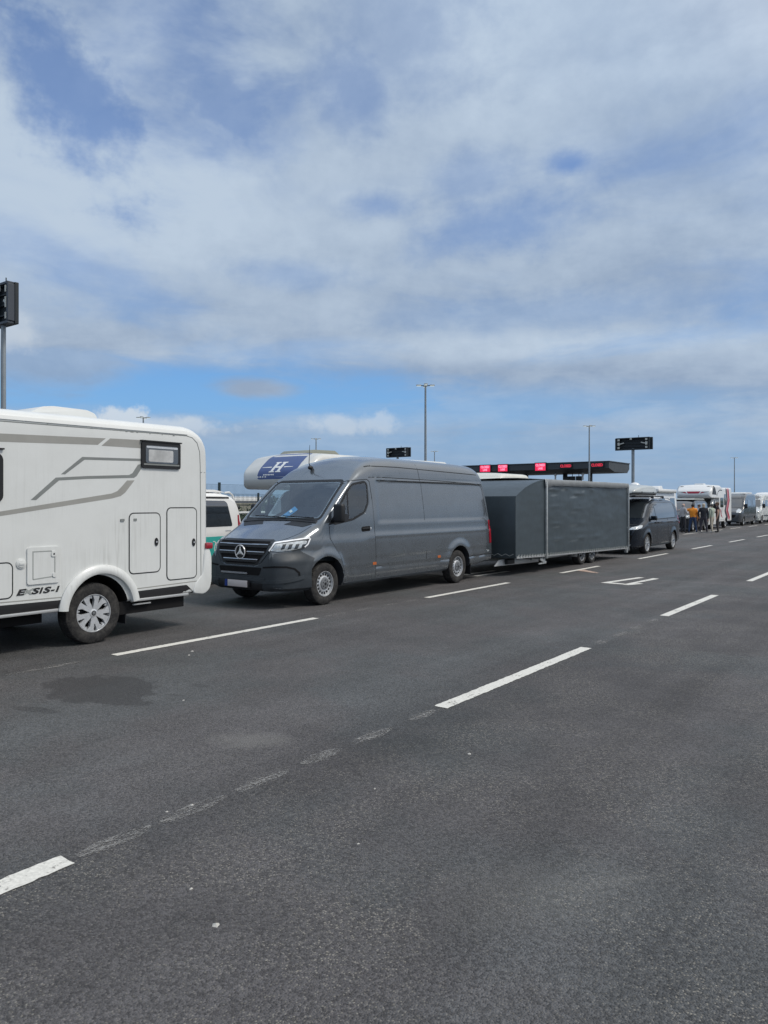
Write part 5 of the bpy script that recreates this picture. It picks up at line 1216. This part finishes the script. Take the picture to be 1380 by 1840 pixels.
# ------------------------------------------------------------------ overcab motorhomes
def overcab(loc, label, L, H, cab_mt, style):
    root = thing('motorhome', loc, label, 'motorhome')
    W2 = 1.14
    # cab under the bunk
    zt = pchip([(0, .70), (.04, .90), (.1, 1.02), (.2, 1.10), (.5, 1.22), (.82, 1.33), (.9, 1.38), (1.3, 1.80), (1.55, 2.04), (1.7, 2.10), (2.4, 2.10)])
    zb = pchip([(0, .36), (.05, .29), (2.4, .28)]); hw = pchip([(0, .58), (.03, .70), (.1, .80), (.22, .88), (.4, .94), (.7, .985), (1.0, 1.0), (2.4, 1.0)])
    me = loft(zt, zb, hw, pchip(DUCS), pchip([(0, .08), (.5, .14), (2.4, .12)]), pchip([(0, .03), (.5, .06), (2.4, .05)]), stations((0, .14, .02), (.14, 1, .05), (1, 2.4, .08)), None, nside=30)
    bvc = bvh_of(me)
    cab = link('cab', cut(me, [cyl_cut(.95, .34, .40, .62, 1.3), cyl_cut(.95, .34, .40, -1.3, -.62)], [cab_mt, M_void]), root, [], 32)
    patch('windscreen', bvc, rpoly([(-.84, 1.42), (.84, 1.42), (.78, 2.02), (-.78, 2.02)], .06), 'front', M_dglass, cab, off=.005)
    patch('side_window', bvc, rpoly([(1.18, 1.40), (1.95, 1.40), (1.95, 1.95), (1.60, 1.95), (1.22, 1.55)], .04), 'side', M_dglass, cab, off=.004, mirror=True)
    patch('headlight', bvc, rpoly([(.56, 1.0), (.66, 1.13), (1.02, 1.30), (1.10, 1.28), (1.03, 1.10), (.8, 1.0)], .02), 'diag', M_lens, cab, off=.010, step=.03, mirror=True)
    patch('grille', bvc, rpoly([(-.52, .62), (.52, .62), (.62, .84), (-.62, .84)], .05), 'front', M_void, cab, off=.007)
    patch('bumper', bvc, rpoly([(-.70, .34), (.70, .34), (.76, .58), (-.76, .58)], .04), 'front', M_bump, cab, off=.01)
    wing_mirrors(cab, .98, 1.22, 1.50, M_black, (.22, .13, .34))
    # living box with bunk nose
    y0 = .15; tail = {'H': 0.0, 'Z': .14, 'P': .42}[style]
    zt = pchip([(y0, 2.36), (y0 + .03, 2.46), (y0 + .12, 2.58), (y0 + .35, H - .22), (y0 + .55, H - .08), (y0 + .85, H - .01), (y0 + 1.3, H), (2.6, H), (3.4, H - tail), (L - .25, H - tail), (L - .1, H - tail - .08), (L, H - tail - .25)])
    zb = pchip([(y0, 2.28), (y0 + .03, 2.20), (y0 + .12, 2.11), (y0 + .3, 2.06), (2.28, 2.06), (2.30, 2.0), (2.36, .6), (2.40, .46), (L, .48)])
    hw = pchip([(y0, W2 - .22), (y0 + .04, W2 - .15), (y0 + .12, W2 - .08), (y0 + .3, W2 - .02), (y0 + .5, W2), (L - .1, W2), (L, W2 - .05)])
    me = loft(zt, zb, hw, lin([(0, 1), (4, 1)]), pchip([(y0, .06), (y0 + .4, .16), (L, .10)]), pchip([(y0, .02), (1, .05), (L, .02)]), stations((y0, y0 + .2, .02), (y0 + .2, 1.6, .07), (1.6, 2.2, .15), (2.2, 2.45, .03), (2.45, L - .3, .25), (L - .3, L, .03)), None, nside=24)
    bv = bvh_of(me)
    ya = L - 1.75
    box_mt = {'Z': M_white, 'P': M_cream}.get(style) or mat('pale_grey_gelcoat', (.56, .57, .55), .42, 0, .25, var=.04)
    link('body', cut(me, [cyl_cut(ya, .34, .42, W2 - .42, W2 + .3), cyl_cut(ya, .34, .42, -W2 - .3, -W2 + .42)], [box_mt, M_void]), root, [], 32)
    P = lambda *a, **k: patch(a[0], bv, *a[1:], **k)
    if style == 'H':
        P('blue_panel', rpoly([(-.46, 2.30), (.62, 2.30), (.82, 2.50), (.78, H - .045), (-.30, H - .045), (-.48, H - .13)], .08), 'front', M_bluedecal, root, off=.004, step=.07)
        pn = [o for o in root.children if o.name.startswith('blue_panel')][0]
        def q(pts): return pts
        zc = 2.60
        sk_ = lambda L_: [(a_ + .13 + (b_ - zc) * .22, b_) for a_, b_ in L_]
        def st_(x): return [(x - .085, zc - .13), (x + .085, zc - .13), (x + .085, zc - .105), (x + .04, zc - .10), (x + .04, zc + .10), (x + .085, zc + .105), (x + .085, zc + .13), (x - .085, zc + .13), (x - .085, zc + .105), (x - .04, zc + .10), (x - .04, zc - .10), (x - .085, zc - .105)]
        for pl_ in (st_(-.11), st_(.11), [(-.07, zc - .02), (.07, zc - .02), (.07, zc + .02), (-.07, zc + .02)]): P('logo', sk_(pl_), 'front', M_white, pn, off=.009, depth=.003, step=.03)
        P('logo_line', rpoly([(-.42, zc - .005), (-.09, zc - .012), (-.085, zc + .012), (-.40, zc + .005)], .002), 'front', M_white, pn, off=.009, depth=.003, step=.03)
        P('logo_line', rpoly([(.34, zc - .012), (.62, zc - .005), (.64, zc + .005), (.345, zc + .012)], .002), 'front', M_white, pn, off=.009, depth=.003, step=.03)
        for k in range(7): P('logo_letter', rrect(-.26 + .055 * k, zc - .205, -.222 + .055 * k, zc - .175, .004), 'front', M_white, pn, off=.009, depth=.003, step=.03)
        for k in range(4): P('panel_mark', rrect(-.46 + .09 * k, 2.345, -.42 + .09 * k, 2.375, .004), 'front', M_white, pn, off=.009, depth=.003, step=.03)
        h_ = MB(); h_.prism(rpoly([(1.0, H - .02), (1.15, H + .07), (2.0, H + .09), (2.2, H - .01)], .03), -.5, .55); h_.build('roof_hatch', mat('khaki_hatch_cover', (.22, .23, .19), .6), root, bevel=.03)
        P('window', rrect(3.0, 1.5, 4.1, 2.0, .08), 'side', M_dglass, root, off=.02, mirror=True)
    elif style == 'P':
        P('window', rrect(3.0, 1.5, 4.1, 2.0, .08), 'side', M_dglass, root, off=.02, mirror=True)
    else:
        P('bunk_window', rpoly([(.42, 2.30), (1.55, 2.28), (1.25, 2.62), (.90, 2.86), (.62, 2.86)], .08), 'side', M_blkdecal, root, off=.006, mirror=True)
        P('red_flash', rpoly([(-.34, 2.36), (.34, 2.36), (.44, 2.50), (-.44, 2.50)], .02), 'front', M_reddecal, root, off=.005)
        for sg in (-1, 1):
            P('grey_flash', [(sg * .43, 2.36), (sg * .97, 2.47), (sg * .97, 2.49), (sg * .52, 2.49)], 'front', M_decal2, root, off=.005)
            P('red_sliver', [(sg * .43, 2.365), (sg * .70, 2.42), (sg * .52, 2.475)], 'front', M_reddecal, root, off=.008)
        zig = [(L - 1.75, H - .22), (L - 1.40, 1.95), (L - 1.95, 1.2), (L - 1.25, .62)]
        for o_, mt_, w_ in ((-.06, M_blkdecal, .34), (.60, M_reddecal, .30), (.30, mat('pink_decal', (.60, .22, .25), .4), .22)):
            P('zigzag_stripe', stroke([(a + o_, b) for a, b in zig], w_), 'side', mt_, root, off=.004, mirror=True)
        P('swoosh', stroke([(1.6, 2.2), (2.0, 2.5), (2.5, 2.62), (3.1, 2.60)], .06), 'side', M_blkdecal, root, off=.004, mirror=True)
        P('swoosh', [(2.55, 1.3), (2.75, 1.32), (2.95, .95), (3.35, .70), (2.8, .85)], 'side', M_reddecal, root, off=.004, mirror=True)
        P('swoosh', [(2.95, 1.2), (3.25, 1.45), (3.05, .95)], 'side', M_decal2, root, off=.004, mirror=True)
        P('window', rrect(2.6, 1.45, 3.5, 2.1, .08), 'side', M_dglass, root, off=.02, mirror=True)
        P('window', rrect(3.75, 1.6, 4.2, 2.35, .06), 'side', M_dglass, root, off=.02, mirror=True)
        h_ = MB(); h_.box((0, 1.9, H + .03), (.6, .6, .1)); h_.build('roof_hatch', M_white, root, bevel=.03)
    P('skirt', stroke([(2.5, .60), (L - 2.3, .60)], .02), 'side', M_decal2, root, off=.004, mirror=True)
    wheel(root, .95, .34, 1.0, .225, .205, 'steel', .3); wheel(root, ya, .34, W2 - .04, .225, .205, 'steel', .8)
overcab((-13.45, 13.45, 0), 'pale grey overcab motorhome with white H emblem on a blue nose panel', 6.9, 3.0, M_white, 'H')
overcab((-13.3, 22.9, 0), 'cream overcab motorhome whose bunk roof shows above the trailer nose', 6.2, 2.80, M_cream, 'P')
overcab((-13.15, 52.6, 0), 'white overcab motorhome with red and black zigzag stripes', 6.1, 2.98, M_white, 'Z')

def plain_coach(loc, label, mt):
    root = thing('motorhome', loc, label, 'motorhome')
    bv = coach(root, 6.9, 2.78, 1.12, mt, (1.4, 4.9), arch_r=.44)
    patch('window', bv, rrect(2.4, 1.5, 3.5, 2.1, .08), 'side', M_dglass, root, off=.02, mirror=True)
    patch('window', bv, rrect(4.5, 1.6, 5.6, 2.1, .08), 'side', M_dglass, root, off=.02, mirror=True)
    patch('stripe', bv, [(1.6, 1.1), (6.6, 1.25), (6.6, 1.33), (1.6, 1.2)], 'side', M_decal2, root, off=.004, mirror=True)
    h_ = MB(); h_.box((.1, 3.4, 2.80), (.7, .7, .14)); h_.build('roof_hatch', M_white, root, bevel=.04)
    wheel(root, 1.4, .34, 1.08, .225, .205, 'steel', .3); wheel(root, 4.9, .34, 1.08, .225, .205, 'steel', .3)
plain_coach((-12.95, 77.6, 0), 'white motorhome at the end of the far queue by the right edge', M_white)
# ------------------------------------------------------------------ toll canopy with LED lane signs
def canopy():
    root = thing('toll_canopy', (-36.8, 103, 0), 'long flat anthracite canopy over the check-in lanes behind the trailer', 'canopy')
    prof = [(0, 6.62), (0, 7.50), (8.6, 7.50), (8.6, 6.75), (7.7, 6.15), (2.2, 6.15)]
    m_ = MB(); m_.prism(prof, -58, 0); m_.build('roof', M_anth, root, smooth=None, bevel=.03)
    m_ = MB(); m_.box((-29, 4.3, 7.56), (58.2, 8.8, .12)); m_.build('roof_edge', M_bump, root, smooth=None)
    for k, x in enumerate((-4.3, -8.2, -14.5, -17.2, -24, -31, -38, -45, -52)):
        c_ = MB(); c_.box((x, 4.3, 3.1), (.45, .6, 6.2)); c_.build('column', M_black, root, bevel=.02)
        b_ = MB(); b_.box((x + 1.0, 4.3, 1.5), (1.5, 3.2, 3.0)); bo = b_.build('booth', M_anth, root, bevel=.05)
        w_ = MB(); w_.box((x + 1.0, 2.69, 1.9), (1.2, .03, 1.0)); w_.build('booth_window', M_dglass, bo)
    for x in (-5.6, -6.6, -7.4):
        e = MB(); e.box((x, 3.2, 5.3), (.75, .6, .8)); e.bar((x, 3.2, 5.7), (x, 3.2, 6.2), .1); e.build('lane_controller', M_signblk, root, bevel=.04)
    for x in (-8.9, -4.7):
        e = MB(); e.tube([(x, 2.4, 5.1), (x, 2.4, 5.9)], .12, 10); e.ball((x, 2.4, 5.95), .22, 12); e.build('camera_dome', M_white, root)
canopy()
for i, (x, w, h_, two, lab) in enumerate(((-56.0, 1.75, 1.0, True, 'bright red lane sign half hidden behind the grey van roof'), (-53.0, 1.55, 1.0, True, 'bright red lane sign just right of the grey van roof'), (-46.9, 1.62, 1.08, True, 'bright red lane sign at the middle of the canopy fascia'),
                                          (-43.0, 1.60, .62, False, 'dim red lettered lane sign left of the mast on the canopy'), (-38.4, 1.70, .70, False, 'dim red lettered lane sign at the right end of the canopy'))):
    t_ = thing('lane_sign', (x, 102.98, 7.05), lab, 'led sign', 'red lane signs on the canopy')
    m_ = MB(); m_.box((0, -.10, 0), (w + .22, .2, h_ + .2)); m_.build('housing', M_signblk, t_, bevel=.02)
    m_ = MB(); m_.box((0, -.205, 0), (w, .012, h_)); m_.build('display', M_led if two else M_signblk, t_, smooth=None)
    rows = (('CLOSED', .22, .46, 1.0), ('LANE', -.22, .44, .8)) if two else (('CLOSED', 0, .52, 1.0),)
    for body, z, s_, wd in rows:
        text_obj('lettering', body, s_, M_ledt if two else M_ledr, t_, (0, -.222, z * h_), (1, 0, 0), (0, 0, 1), depth=.008, width=.85 * wd, bold=.02)

# ------------------------------------------------------------------ lane message boards on posts (seen from behind)
def board(x, y, zc, w, h_, dep, pole_r, lab):
    t_ = thing('message_board', (x, y, 0), lab, 'sign board', 'lane message boards on posts')
    p_ = MB(); p_.tube([(0, 0, 0), (0, 0, zc - h_ / 2 + .1)], [pole_r, pole_r * .9], 16); p_.lathe([(0, pole_r * 2.2), (.03, pole_r * 2.2), (.05, pole_r)], 'Z', (0, 0, 0), 16); p_.build('post', M_polegrey, t_)
    b = MB(); b.box((0, dep * .55, zc), (w, dep * .5, h_)); b.build('cabinet', M_signblk, t_, smooth=None, bevel=.02)
    b = MB(); d0 = -dep * .1
    b.box((0, d0, zc + h_ / 2 - .04), (w * .90, dep * .85, .08)); b.box((0, d0, zc - h_ / 2 + .04), (w * .90, dep * .85, .08))
    for sx in (-1, 1): b.box((sx * w * .435, d0, zc), (.10, dep * .85, h_ - .17))
    b.build('rear_frame', M_signblk if h_ < 1.2 else mat('slate_sign_frame', (.05, .06, .075), .45, .2), t_, smooth=None, bevel=.01)
    r_ = MB()
    for k in (-1, 0, 1): r_.box((0, dep * .2, zc + k * h_ * .25), (w * .84, dep * .25, .05))
    r_.build('stiffener', M_signblk, t_, smooth=None)
    for sx in (-1, 1):
        for k in (-1, 0, 1):
            c_ = MB(); c_.box((sx * w * .37, d0 - dep * .35, zc + k * h_ * .32), (w * .055, .10, h_ * (.16 if k else .26))); c_.build('bracket', M_bracket, t_, smooth=None, bevel=.01)
        c_ = MB(); c_.bar((sx * w * .36, d0 - dep * .3, zc - .02), (sx * w * .23, d0 - dep * .3, zc + .08), .07, .07); c_.build('hinge_arm', M_bracket, t_, smooth=None)
    c_ = MB(); c_.box((-w * .04, d0 - dep * .35, zc + h_ * .40), (w * .05, .10, h_ * .16)); c_.build('bracket', M_bracket, t_, smooth=None, bevel=.01)
    a_ = MB(); a_.tube([(w * .15, 0, zc + h_ / 2), (w * .15, 0, zc + h_ / 2 + .18)], .02, 6); a_.build('aerial', M_black, t_)
board(-19.5, 60.0, 6.42, 2.95, .96, .36, .13, 'black message board on a grey post above the roof box minivan')
board(-44.9, 63.8, 6.95, 2.95, .96, .36, .13, 'black message board peeping over the roof of the grey van')
board(-24.8, 12.75, 8.22, 1.15, 1.36, .27, .085, 'nearest black message board cut by the left edge above the motorhome')

# ------------------------------------------------------------------ lamp masts
def mast(lab, x, y, H=10.0):
    t_ = thing('lamp_mast', (x, y, 0), lab, 'lamp post', 'tall lamp masts over the parking area')
    p_ = MB(); p_.tube([(0, 0, 0), (0, 0, .5), (0, 0, .52), (0, 0, H)], [.15, .14, .11, .065], 12); p_.build('pole', M_polegrey, t_)
    a_ = MB()
    for k in range(4):
        q = R(36 + 90 * k); a_.bar((0, 0, H - .02), (.42 * math.cos(q), .42 * math.sin(q), H + .03), .05)
    a_.build('arm', M_black, t_)
    for k in range(4):
        q = R(36 + 90 * k); h_ = MB(); h_.box((.47 * math.cos(q), .47 * math.sin(q), H + .03), (.36, .26, .08), Matrix.Rotation(q, 3, 'Z')); ho = h_.build('lamp_head', M_galv, t_, bevel=.02)
        l_ = MB(); l_.box((.47 * math.cos(q), .47 * math.sin(q), H - .018), (.30, .20, .02), Matrix.Rotation(q, 3, 'Z')); l_.build('lens', mat('lit_lamp_lens', (.8, .82, .8), .3, emit=(.9, 1, .96), estr=.55), ho)
    return t_
for lab, x, y, H in (('tallest looking lamp mast rising behind the middle of the grey van roof', -29.2, 44.9, 10), ('slim lamp mast in front of the right part of the toll canopy', -30.3, 78.8, 10), ('far lamp mast behind the red striped motorhome', -30.0, 149, 10),
                     ('distant lamp mast behind the grey van roof aerial', -64.7, 73.7, 10), ('lamp mast head just showing over the white motorhome roof', -61.8, 45.3, 9.95), ('faint thin lamp mast right of the tall one over the van roof', -69.7, 110, 10.6)):
    mast(lab, x, y, H)

# ------------------------------------------------------------------ fences, wall, rail, greenery beyond the lanes
M_fence = mat('dark_green_fence_steel', (.022, .040, .045), .5, .2)
def fence(x, y0, n, h_, lab, pitch=2.5, wire=.006):
    t_ = thing('mesh_fence', (x, y0, 0), lab, 'fence')
    for k in range(n + 1):
        p_ = MB(); p_.box((0, k * pitch, h_ / 2 + .02), (.07, .07, h_ + .04)); p_.build('post', M_fence, t_)
    for k in range(n):
        w_ = MB()
        for q in range(int(pitch / .055)): w_.box((0, k * pitch + .05 + q * .055, h_ / 2), (wire, wire, h_ - .1))
        for z in (.08, h_ * .3, h_ * .55, h_ * .8, h_ - .03): w_.box((0, k * pitch + pitch / 2, z), (wire * 1.6, pitch, wire * 1.6))
        w_.build('wire_panel', M_fence, t_, smooth=None)
fence(-20.5, 8.2, 9, 2.4, 'dark mesh fence standing just behind the turquoise campervan')
fence(-25.5, 10.0, 10, 2.15, 'lower dark mesh fence farther off behind the first one', wire=.007)
w_ = MB(); w_.box((-28.5, 33, .82), (.25, 50, 1.64)); w_.box((-28.5, 33, 1.68), (.34, 50, .08))
tag(w_.build('boundary_wall', mat('beige_rendered_wall', (.36, .35, .29), .85, var=.12, vscale=1.2), smooth=None, bevel=.01), 'low beige boundary wall beyond the mesh fences', 'wall')
t_ = thing('guard_rail', (-23.2, 12, 0), 'white tubular guard rail in front of the beige wall', 'guard rail')
for z in (.75, 1.32):
    g_ = MB(); g_.tube([(0, 0, z), (0, 26, z)], .045, 8); g_.build('rail', M_white, t_)
for k in range(11):
    g_ = MB(); g_.tube([(0, k * 2.6, 0), (0, k * 2.6, 1.34)], .04, 8); g_.build('post', M_white, t_)
def white_far_van():
    root = thing('van', (-31.9, 26.6, 0), 'white van with rounded roof parked beyond the fence and wall', 'van')
    bv = shell(root, 4.89, [(a, b * (1.08 if b > 1.3 else 1)) for a, b in T6], .95, M_white, (.9, 3.9), T6S, .37, .33, .24, wheels='steel', rim=.2)
    boxy_van_face(root, bv)
    patch('side_window', bv, rpoly([(1.30, 1.22), (4.4, 1.22), (4.35, 1.85), (1.66, 1.85)], .05), 'side', M_dglass, root, off=.004, mirror=True)
white_far_van()
def leaf_mat(name, a, b):
    m = bpy.data.materials.new(name); m.use_nodes = True; t = NT(m.node_tree); p = t.n['Principled BSDF']
    O = V(t, t.new('ShaderNodeTexCoord').outputs['Object'])
    t.put(p.inputs['Base Color'], t.mix(t.smooth(t.noise(O, 2.6, 5, .7), .3, .7), a, b)); p.inputs['Roughness'].default_value = .7
    return m
M_leaf = leaf_mat('dark_green_leaves', (.030, .055, .022), (.075, .11, .045))
def leaves(clumps, n, size):
    m_ = MB()
    for (cx, cy, cz, r) in clumps:
        for _ in range(n):
            d = Vector((random.gauss(0, 1), random.gauss(0, 1), random.gauss(0, .8))).normalized() * r * random.uniform(.55, 1.08)
            c = Vector((cx, cy, cz)) + d
            if c.z < .05: continue
            a = Vector((random.gauss(0, 1), random.gauss(0, 1), random.gauss(0, 1))).normalized(); b = a.orthogonal().normalized(); s_ = size * random.uniform(.6, 1.3)
            m_.add([c + a * s_, c + b * s_ * .5, c - a * s_, c - b * s_ * .5], [(0, 1, 2, 3)])
    return m_
def shrub(x, y, w, h_, lab, n=9):
    t_ = thing('shrub', (x, y, 0), lab, 'shrub')
    cl = [(random.uniform(-w, w), random.uniform(-w, w), h_ * random.uniform(.35, .78), h_ * random.uniform(.2, .34)) for _ in range(n)]
    leaves(cl, 240, .07).build('foliage', M_leaf, t_, smooth=None)
    s_ = MB()
    for c in cl[:5]: s_.tube([(0, 0, 0), (c[0] * .5, c[1] * .5, c[2] * .5), (c[0], c[1], c[2])], [.04, .03, .012], 6)
    s_.build('stem', mat('brown_bark', (.08, .06, .045), .9), t_)
shrub(-26.8, 22.4, 1.5, 2.55, 'dark green shrub showing under the overcab motorhome nose')
shrub(-27.0, 25.6, 1.4, 2.3, 'second dark shrub beside the beige wall, farther from the turquoise campervan')
cl = []
for k in range(150):
    x = -75 + k * .62; cl.append((x, 156 + random.uniform(-2, 2), random.uniform(.8, 2.0), random.uniform(.9, 1.5)))
tag(leaves(cl, 70, .30).build('treeline', M_leaf, smooth=None), 'far green hedge line behind the parked vehicles', 'hedge', kind='stuff')

# ------------------------------------------------------------------ people
def person(loc, rz, H, skin, top, legs, shoes, hair, lab, armL, armR, puff=1.0, stance=.11, stride=0.0, lean=0.0, hat=None, long_hair=False, sleeve=True, headturn=0.0, bald=False):
    root = thing('person', (loc[0], loc[1], 0), lab, 'person', 'people chatting beside the queue', rz)
    vs, es, rad, reg = [], [], [], []
    def v(p, r, g, par=None):
        vs.append(Vector(p) * H); rad.append((r[0] * H, r[1] * H) if isinstance(r, tuple) else (r * H, r * H)); reg.append(g)
        if par is not None: es.append((par, len(vs) - 1))
        return len(vs) - 1
    p = puff; ln = lean
    pel = v((0, 0, .525), (.088, .062), 'leg'); wst = v((0, ln * .3, .60), (.083 * p, .058 * p), 'top', pel); chs = v((0, ln * .7, .70), (.098 * p, .066 * p), 'top', wst)
    upc = v((0, ln, .785), (.088 * p, .058 * p), 'top', chs); nk = v((0, ln * 1.1, .845), .034, 'skin', upc)
    ch = v((0, ln * 1.2 + .012, .875), (.040, .046), 'skin', nk); hd = v((0, ln * 1.2 + .008, .925), (.046, .056), 'skin', ch); v((0, ln * 1.2, .965), (.038, .046), 'skin', hd)
    for sg, (e_, w_) in ((-1, armL), (1, armR)):
        sh = v((sg * .105 * (.85 + .15 * p), ln, .80), .042 * p, 'top', upc)
        el = v((sg * .105 + sg * e_[0], ln + e_[1], .80 + e_[2]), .031 * p, 'top' if sleeve else 'skin', sh)
        wr = v((sg * .105 + sg * w_[0], ln + w_[1], .80 + w_[2]), .020 * (p if sleeve else 1), 'top' if sleeve else 'skin', el)
        d = (vs[wr] - vs[el]).normalized(); pa = v(tuple((vs[wr] + d * .035 * H) / H), .017, 'skin', wr)
        side_ = d.cross(Vector((0, 0, 1)))
        side_ = side_.normalized() if side_.length > .2 else Vector((0, 1, 0))
        base = vs[pa]
        for k, (o_, L_) in enumerate(((-.016, .042), (-.006, .050), (.005, .047), (.015, .038))):
            f1 = v(tuple((base + side_ * o_ * H + d * .022 * H) / H), .0058, 'skin', pa)
            f2 = v(tuple((base + side_ * o_ * 1.1 * H + d * (.022 + L_ * .6) * H + Vector((0, 0, -.004)) * H) / H), .005, 'skin', f1)
            v(tuple((base + side_ * o_ * 1.1 * H + d * (.022 + L_ * .9) * H + Vector((0, 0, -.014)) * H) / H), .0045, 'skin', f2)
        t1 = v(tuple((base + side_ * -.024 * H + d * .004 * H) / H), .0062, 'skin', pa); v(tuple((base + side_ * -.034 * H + d * .028 * H) / H), .005, 'skin', t1)
    for sg in (-1, 1):
        st = stride * sg
        hp = v((sg * .05, 0, .49), .060, 'leg', pel); kn = v((sg * (.05 + stance * .25), st * .5 + .012, .275), .042, 'leg', hp)
        an = v((sg * (.05 + stance * .45), st - .01, .052), .027, 'leg', kn); hl = v((sg * (.05 + stance * .47), st - .008, .026), .027, 'shoe', an); v((sg * (.055 + stance * .55), st + .085, .020), .021, 'shoe', hl)
    me = bpy.data.meshes.new('body'); me.from_pydata([tuple(q) for q in vs], es, [])
    o = bpy.data.objects.new('body', me); COL.objects.link(o)
    sk = o.modifiers.new('s', 'SKIN'); sk.use_smooth_shade = True
    for i, d in enumerate(me.skin_vertices[0].data): d.radius = rad[i]; d.use_root = (i == 0)
    sb = o.modifiers.new('d', 'SUBSURF'); sb.levels = sb.render_levels = 1
    dg = bpy.context.evaluated_depsgraph_get(); dg.update()
    m2 = bpy.data.meshes.new_from_object(o.evaluated_get(dg)); bpy.data.objects.remove(o)
    # which bone owns a face
    segs = [(vs[a], vs[b], a, b) for a, b in es]; cols = {'skin': 0, 'top': 1, 'leg': 2, 'shoe': 3}
    m2.materials.clear()
    for q in (skin, top, legs, shoes, mat('dark_eyes', (.02, .015, .012), .2), mat('lips', (.35, .14, .12), .5)): m2.materials.append(q)
    bm = bmesh.new(); bm.from_mesh(m2)
    for f in bm.faces:
        c = f.calc_center_median(); best = (9, 'top')
        for a, b, ia, ib in segs:
            ab = b - a; t_ = max(0, min(1, (c - a).dot(ab) / ab.length_squared)); dd = (c - a - ab * t_).length - (rad[ia][0] * (1 - t_) + rad[ib][0] * t_)
            if dd < best[0]: best = (dd, reg[ia] if t_ < .5 else reg[ib])
        g = best[1]
        if g in ('top', 'leg') and abs(c.x) < .14 * H: g = 'top' if c.z > .535 * H else 'leg'
        if not sleeve and g == 'top' and (c.z < .74 * H) and abs(c.x) > .125 * H: g = 'skin'
        f.material_index = cols[g]; f.smooth = True
    hc = Vector((0, ln * 1.2 + .008, .925)) * H
    # nose, ears, eyes, mouth grown on the head
    def blob_(c, r, sz, mi):
        k = MB().ball((0, 0, 0), 1, 10); base_ = [bm.verts.new(Vector(c) + Vector((q[0] * r * sz[0], q[1] * r * sz[1], q[2] * r * sz[2]))) for q in k.v]
        for fc in k.f:
            try: nf = bm.faces.new([base_[i] for i in fc]); nf.material_index = mi; nf.smooth = True
            except ValueError: pass
    blob_(hc + Vector((0, .055, -.006)) * H, .010 * H, (.7, 1.1, 1.3), 0)
    for sg in (-1, 1):
        blob_(hc + Vector((sg * .044, -.002, -.004)) * H, .014 * H, (.35, .7, 1.2), 0); blob_(hc + Vector((sg * .018, .047, .006)) * H, .006 * H, (1.2, .8, .8), 4)
    blob_(hc + Vector((0, .051, -.026)) * H, .010 * H, (1.5, .5, .4), 5)
    bm.to_mesh(m2); bm.free()
    link('body', m2, root, [])
    if not bald and not hat:
        h_ = MB(); h_.ball((0, hc.y - .010 * H, hc.z + .012 * H), .056 * H, 16, (.95, 1.08, 1.0))
        if long_hair:
            h_.ball((0, hc.y - .030 * H, hc.z - .035 * H), .048 * H, 14, (.98, .8, 1.25)); h_.ball((-.035 * H, hc.y - .02 * H, hc.z - .075 * H), .028 * H, 10, (.8, .8, 1.6))
        h_.build('hair', hair, root)
    elif bald:
        h_ = MB(); h_.ball((0, hc.y - .016 * H, hc.z - .012 * H), .053 * H, 14, (1.0, .9, .6)); h_.build('hair', hair, root)
    if hat:
        h_ = MB(); h_.ball((0, hc.y - .002, hc.z + .020 * H), .056 * H, 16, (.98, 1.10, .82)); h_.box((0, hc.y + .075 * H, hc.z + .022 * H), (.085 * H, .06 * H, .008 * H)); h_.build('cap', hat, root, bevel=.004)
        h_ = MB(); h_.ball((0, hc.y - .012 * H, hc.z - .010 * H), .050 * H, 14, (1.0, .95, .7)); h_.build('hair', hair, root)
    return root
C = lambda n, c, r=.85: mat(n, c, r, var=.1, vscale=12)
sk1 = C('fair_skin', (.50, .30, .22), .6)
dn = ((.035, -.01, -.165), (.045, .03, -.31)); hip = ((.075, -.02, -.14), (.03, .06, -.25)); fold = ((.05, .03, -.16), (-.03, .12, -.12))
person((-12.0, 45.9), R(-40), 1.74, sk1, C('grey_shirt', (.36, .36, .38)), C('dark_trousers', (.02, .022, .03)), C('dark_shoes', (.02, .02, .02)), C('grey_hair', (.30, .29, .28)), 'balding person in a pale grey shirt and dark trousers at the left of the group', dn, fold, 1.12, bald=True)
person((-11.62, 46.5), R(20), 1.68, sk1, C('orange_jacket', (.78, .28, .03)), C('blue_jeans', (.035, .065, .14)), C('dark_shoes', (.02, .02, .02)), C('black_hair', (.015, .015, .016)), 'person in an orange jacket and blue jeans with one arm stretched out left', ((.15, .02, -.04), (.29, .03, -.02)), dn, 1.3, .16)
person((-11.65, 48.1), R(160), 1.66, sk1, C('white_top', (.68, .66, .62)), C('grey_leggings', (.10, .09, .10)), C('white_trainers', (.7, .7, .7)), C('brown_hair', (.07, .045, .03)), 'person in a white top and white trainers half hidden behind the orange jacket', fold, dn)
person((-11.0, 46.4), R(25), 1.72, sk1, C('black_jacket', (.016, .018, .026)), C('charcoal_trousers', (.035, .033, .045)), C('white_trainers', (.7, .7, .7)), C('ash_blonde_hair', (.42, .36, .28)), 'long blonde haired person in a black jacket seen from behind', hip, dn, 1.15, .13, long_hair=True)
person((-10.68, 47.0), R(70), 1.70, sk1, C('pale_green_shirt', (.36, .41, .34)), C('beige_trousers', (.42, .38, .31)), C('pale_shoes', (.55, .53, .5)), C('dark_grey_hair', (.10, .10, .095)), 'person in a pale green shirt, dark belt and beige trousers', dn, fold, 1.1, .10, .07)
person((-10.52, 47.7), R(105), 1.80, sk1, C('dark_red_brown_top', (.035, .018, .02)), C('brown_grey_trousers', (.05, .042, .04)), C('dark_shoes', (.02, .02, .02)), C('brown_hair', (.07, .045, .03)), 'tall person in a brown cap and dark top at the right of the group', dn, fold, 1.12, .12, hat=C('brown_cap', (.12, .075, .05)), sleeve=False)
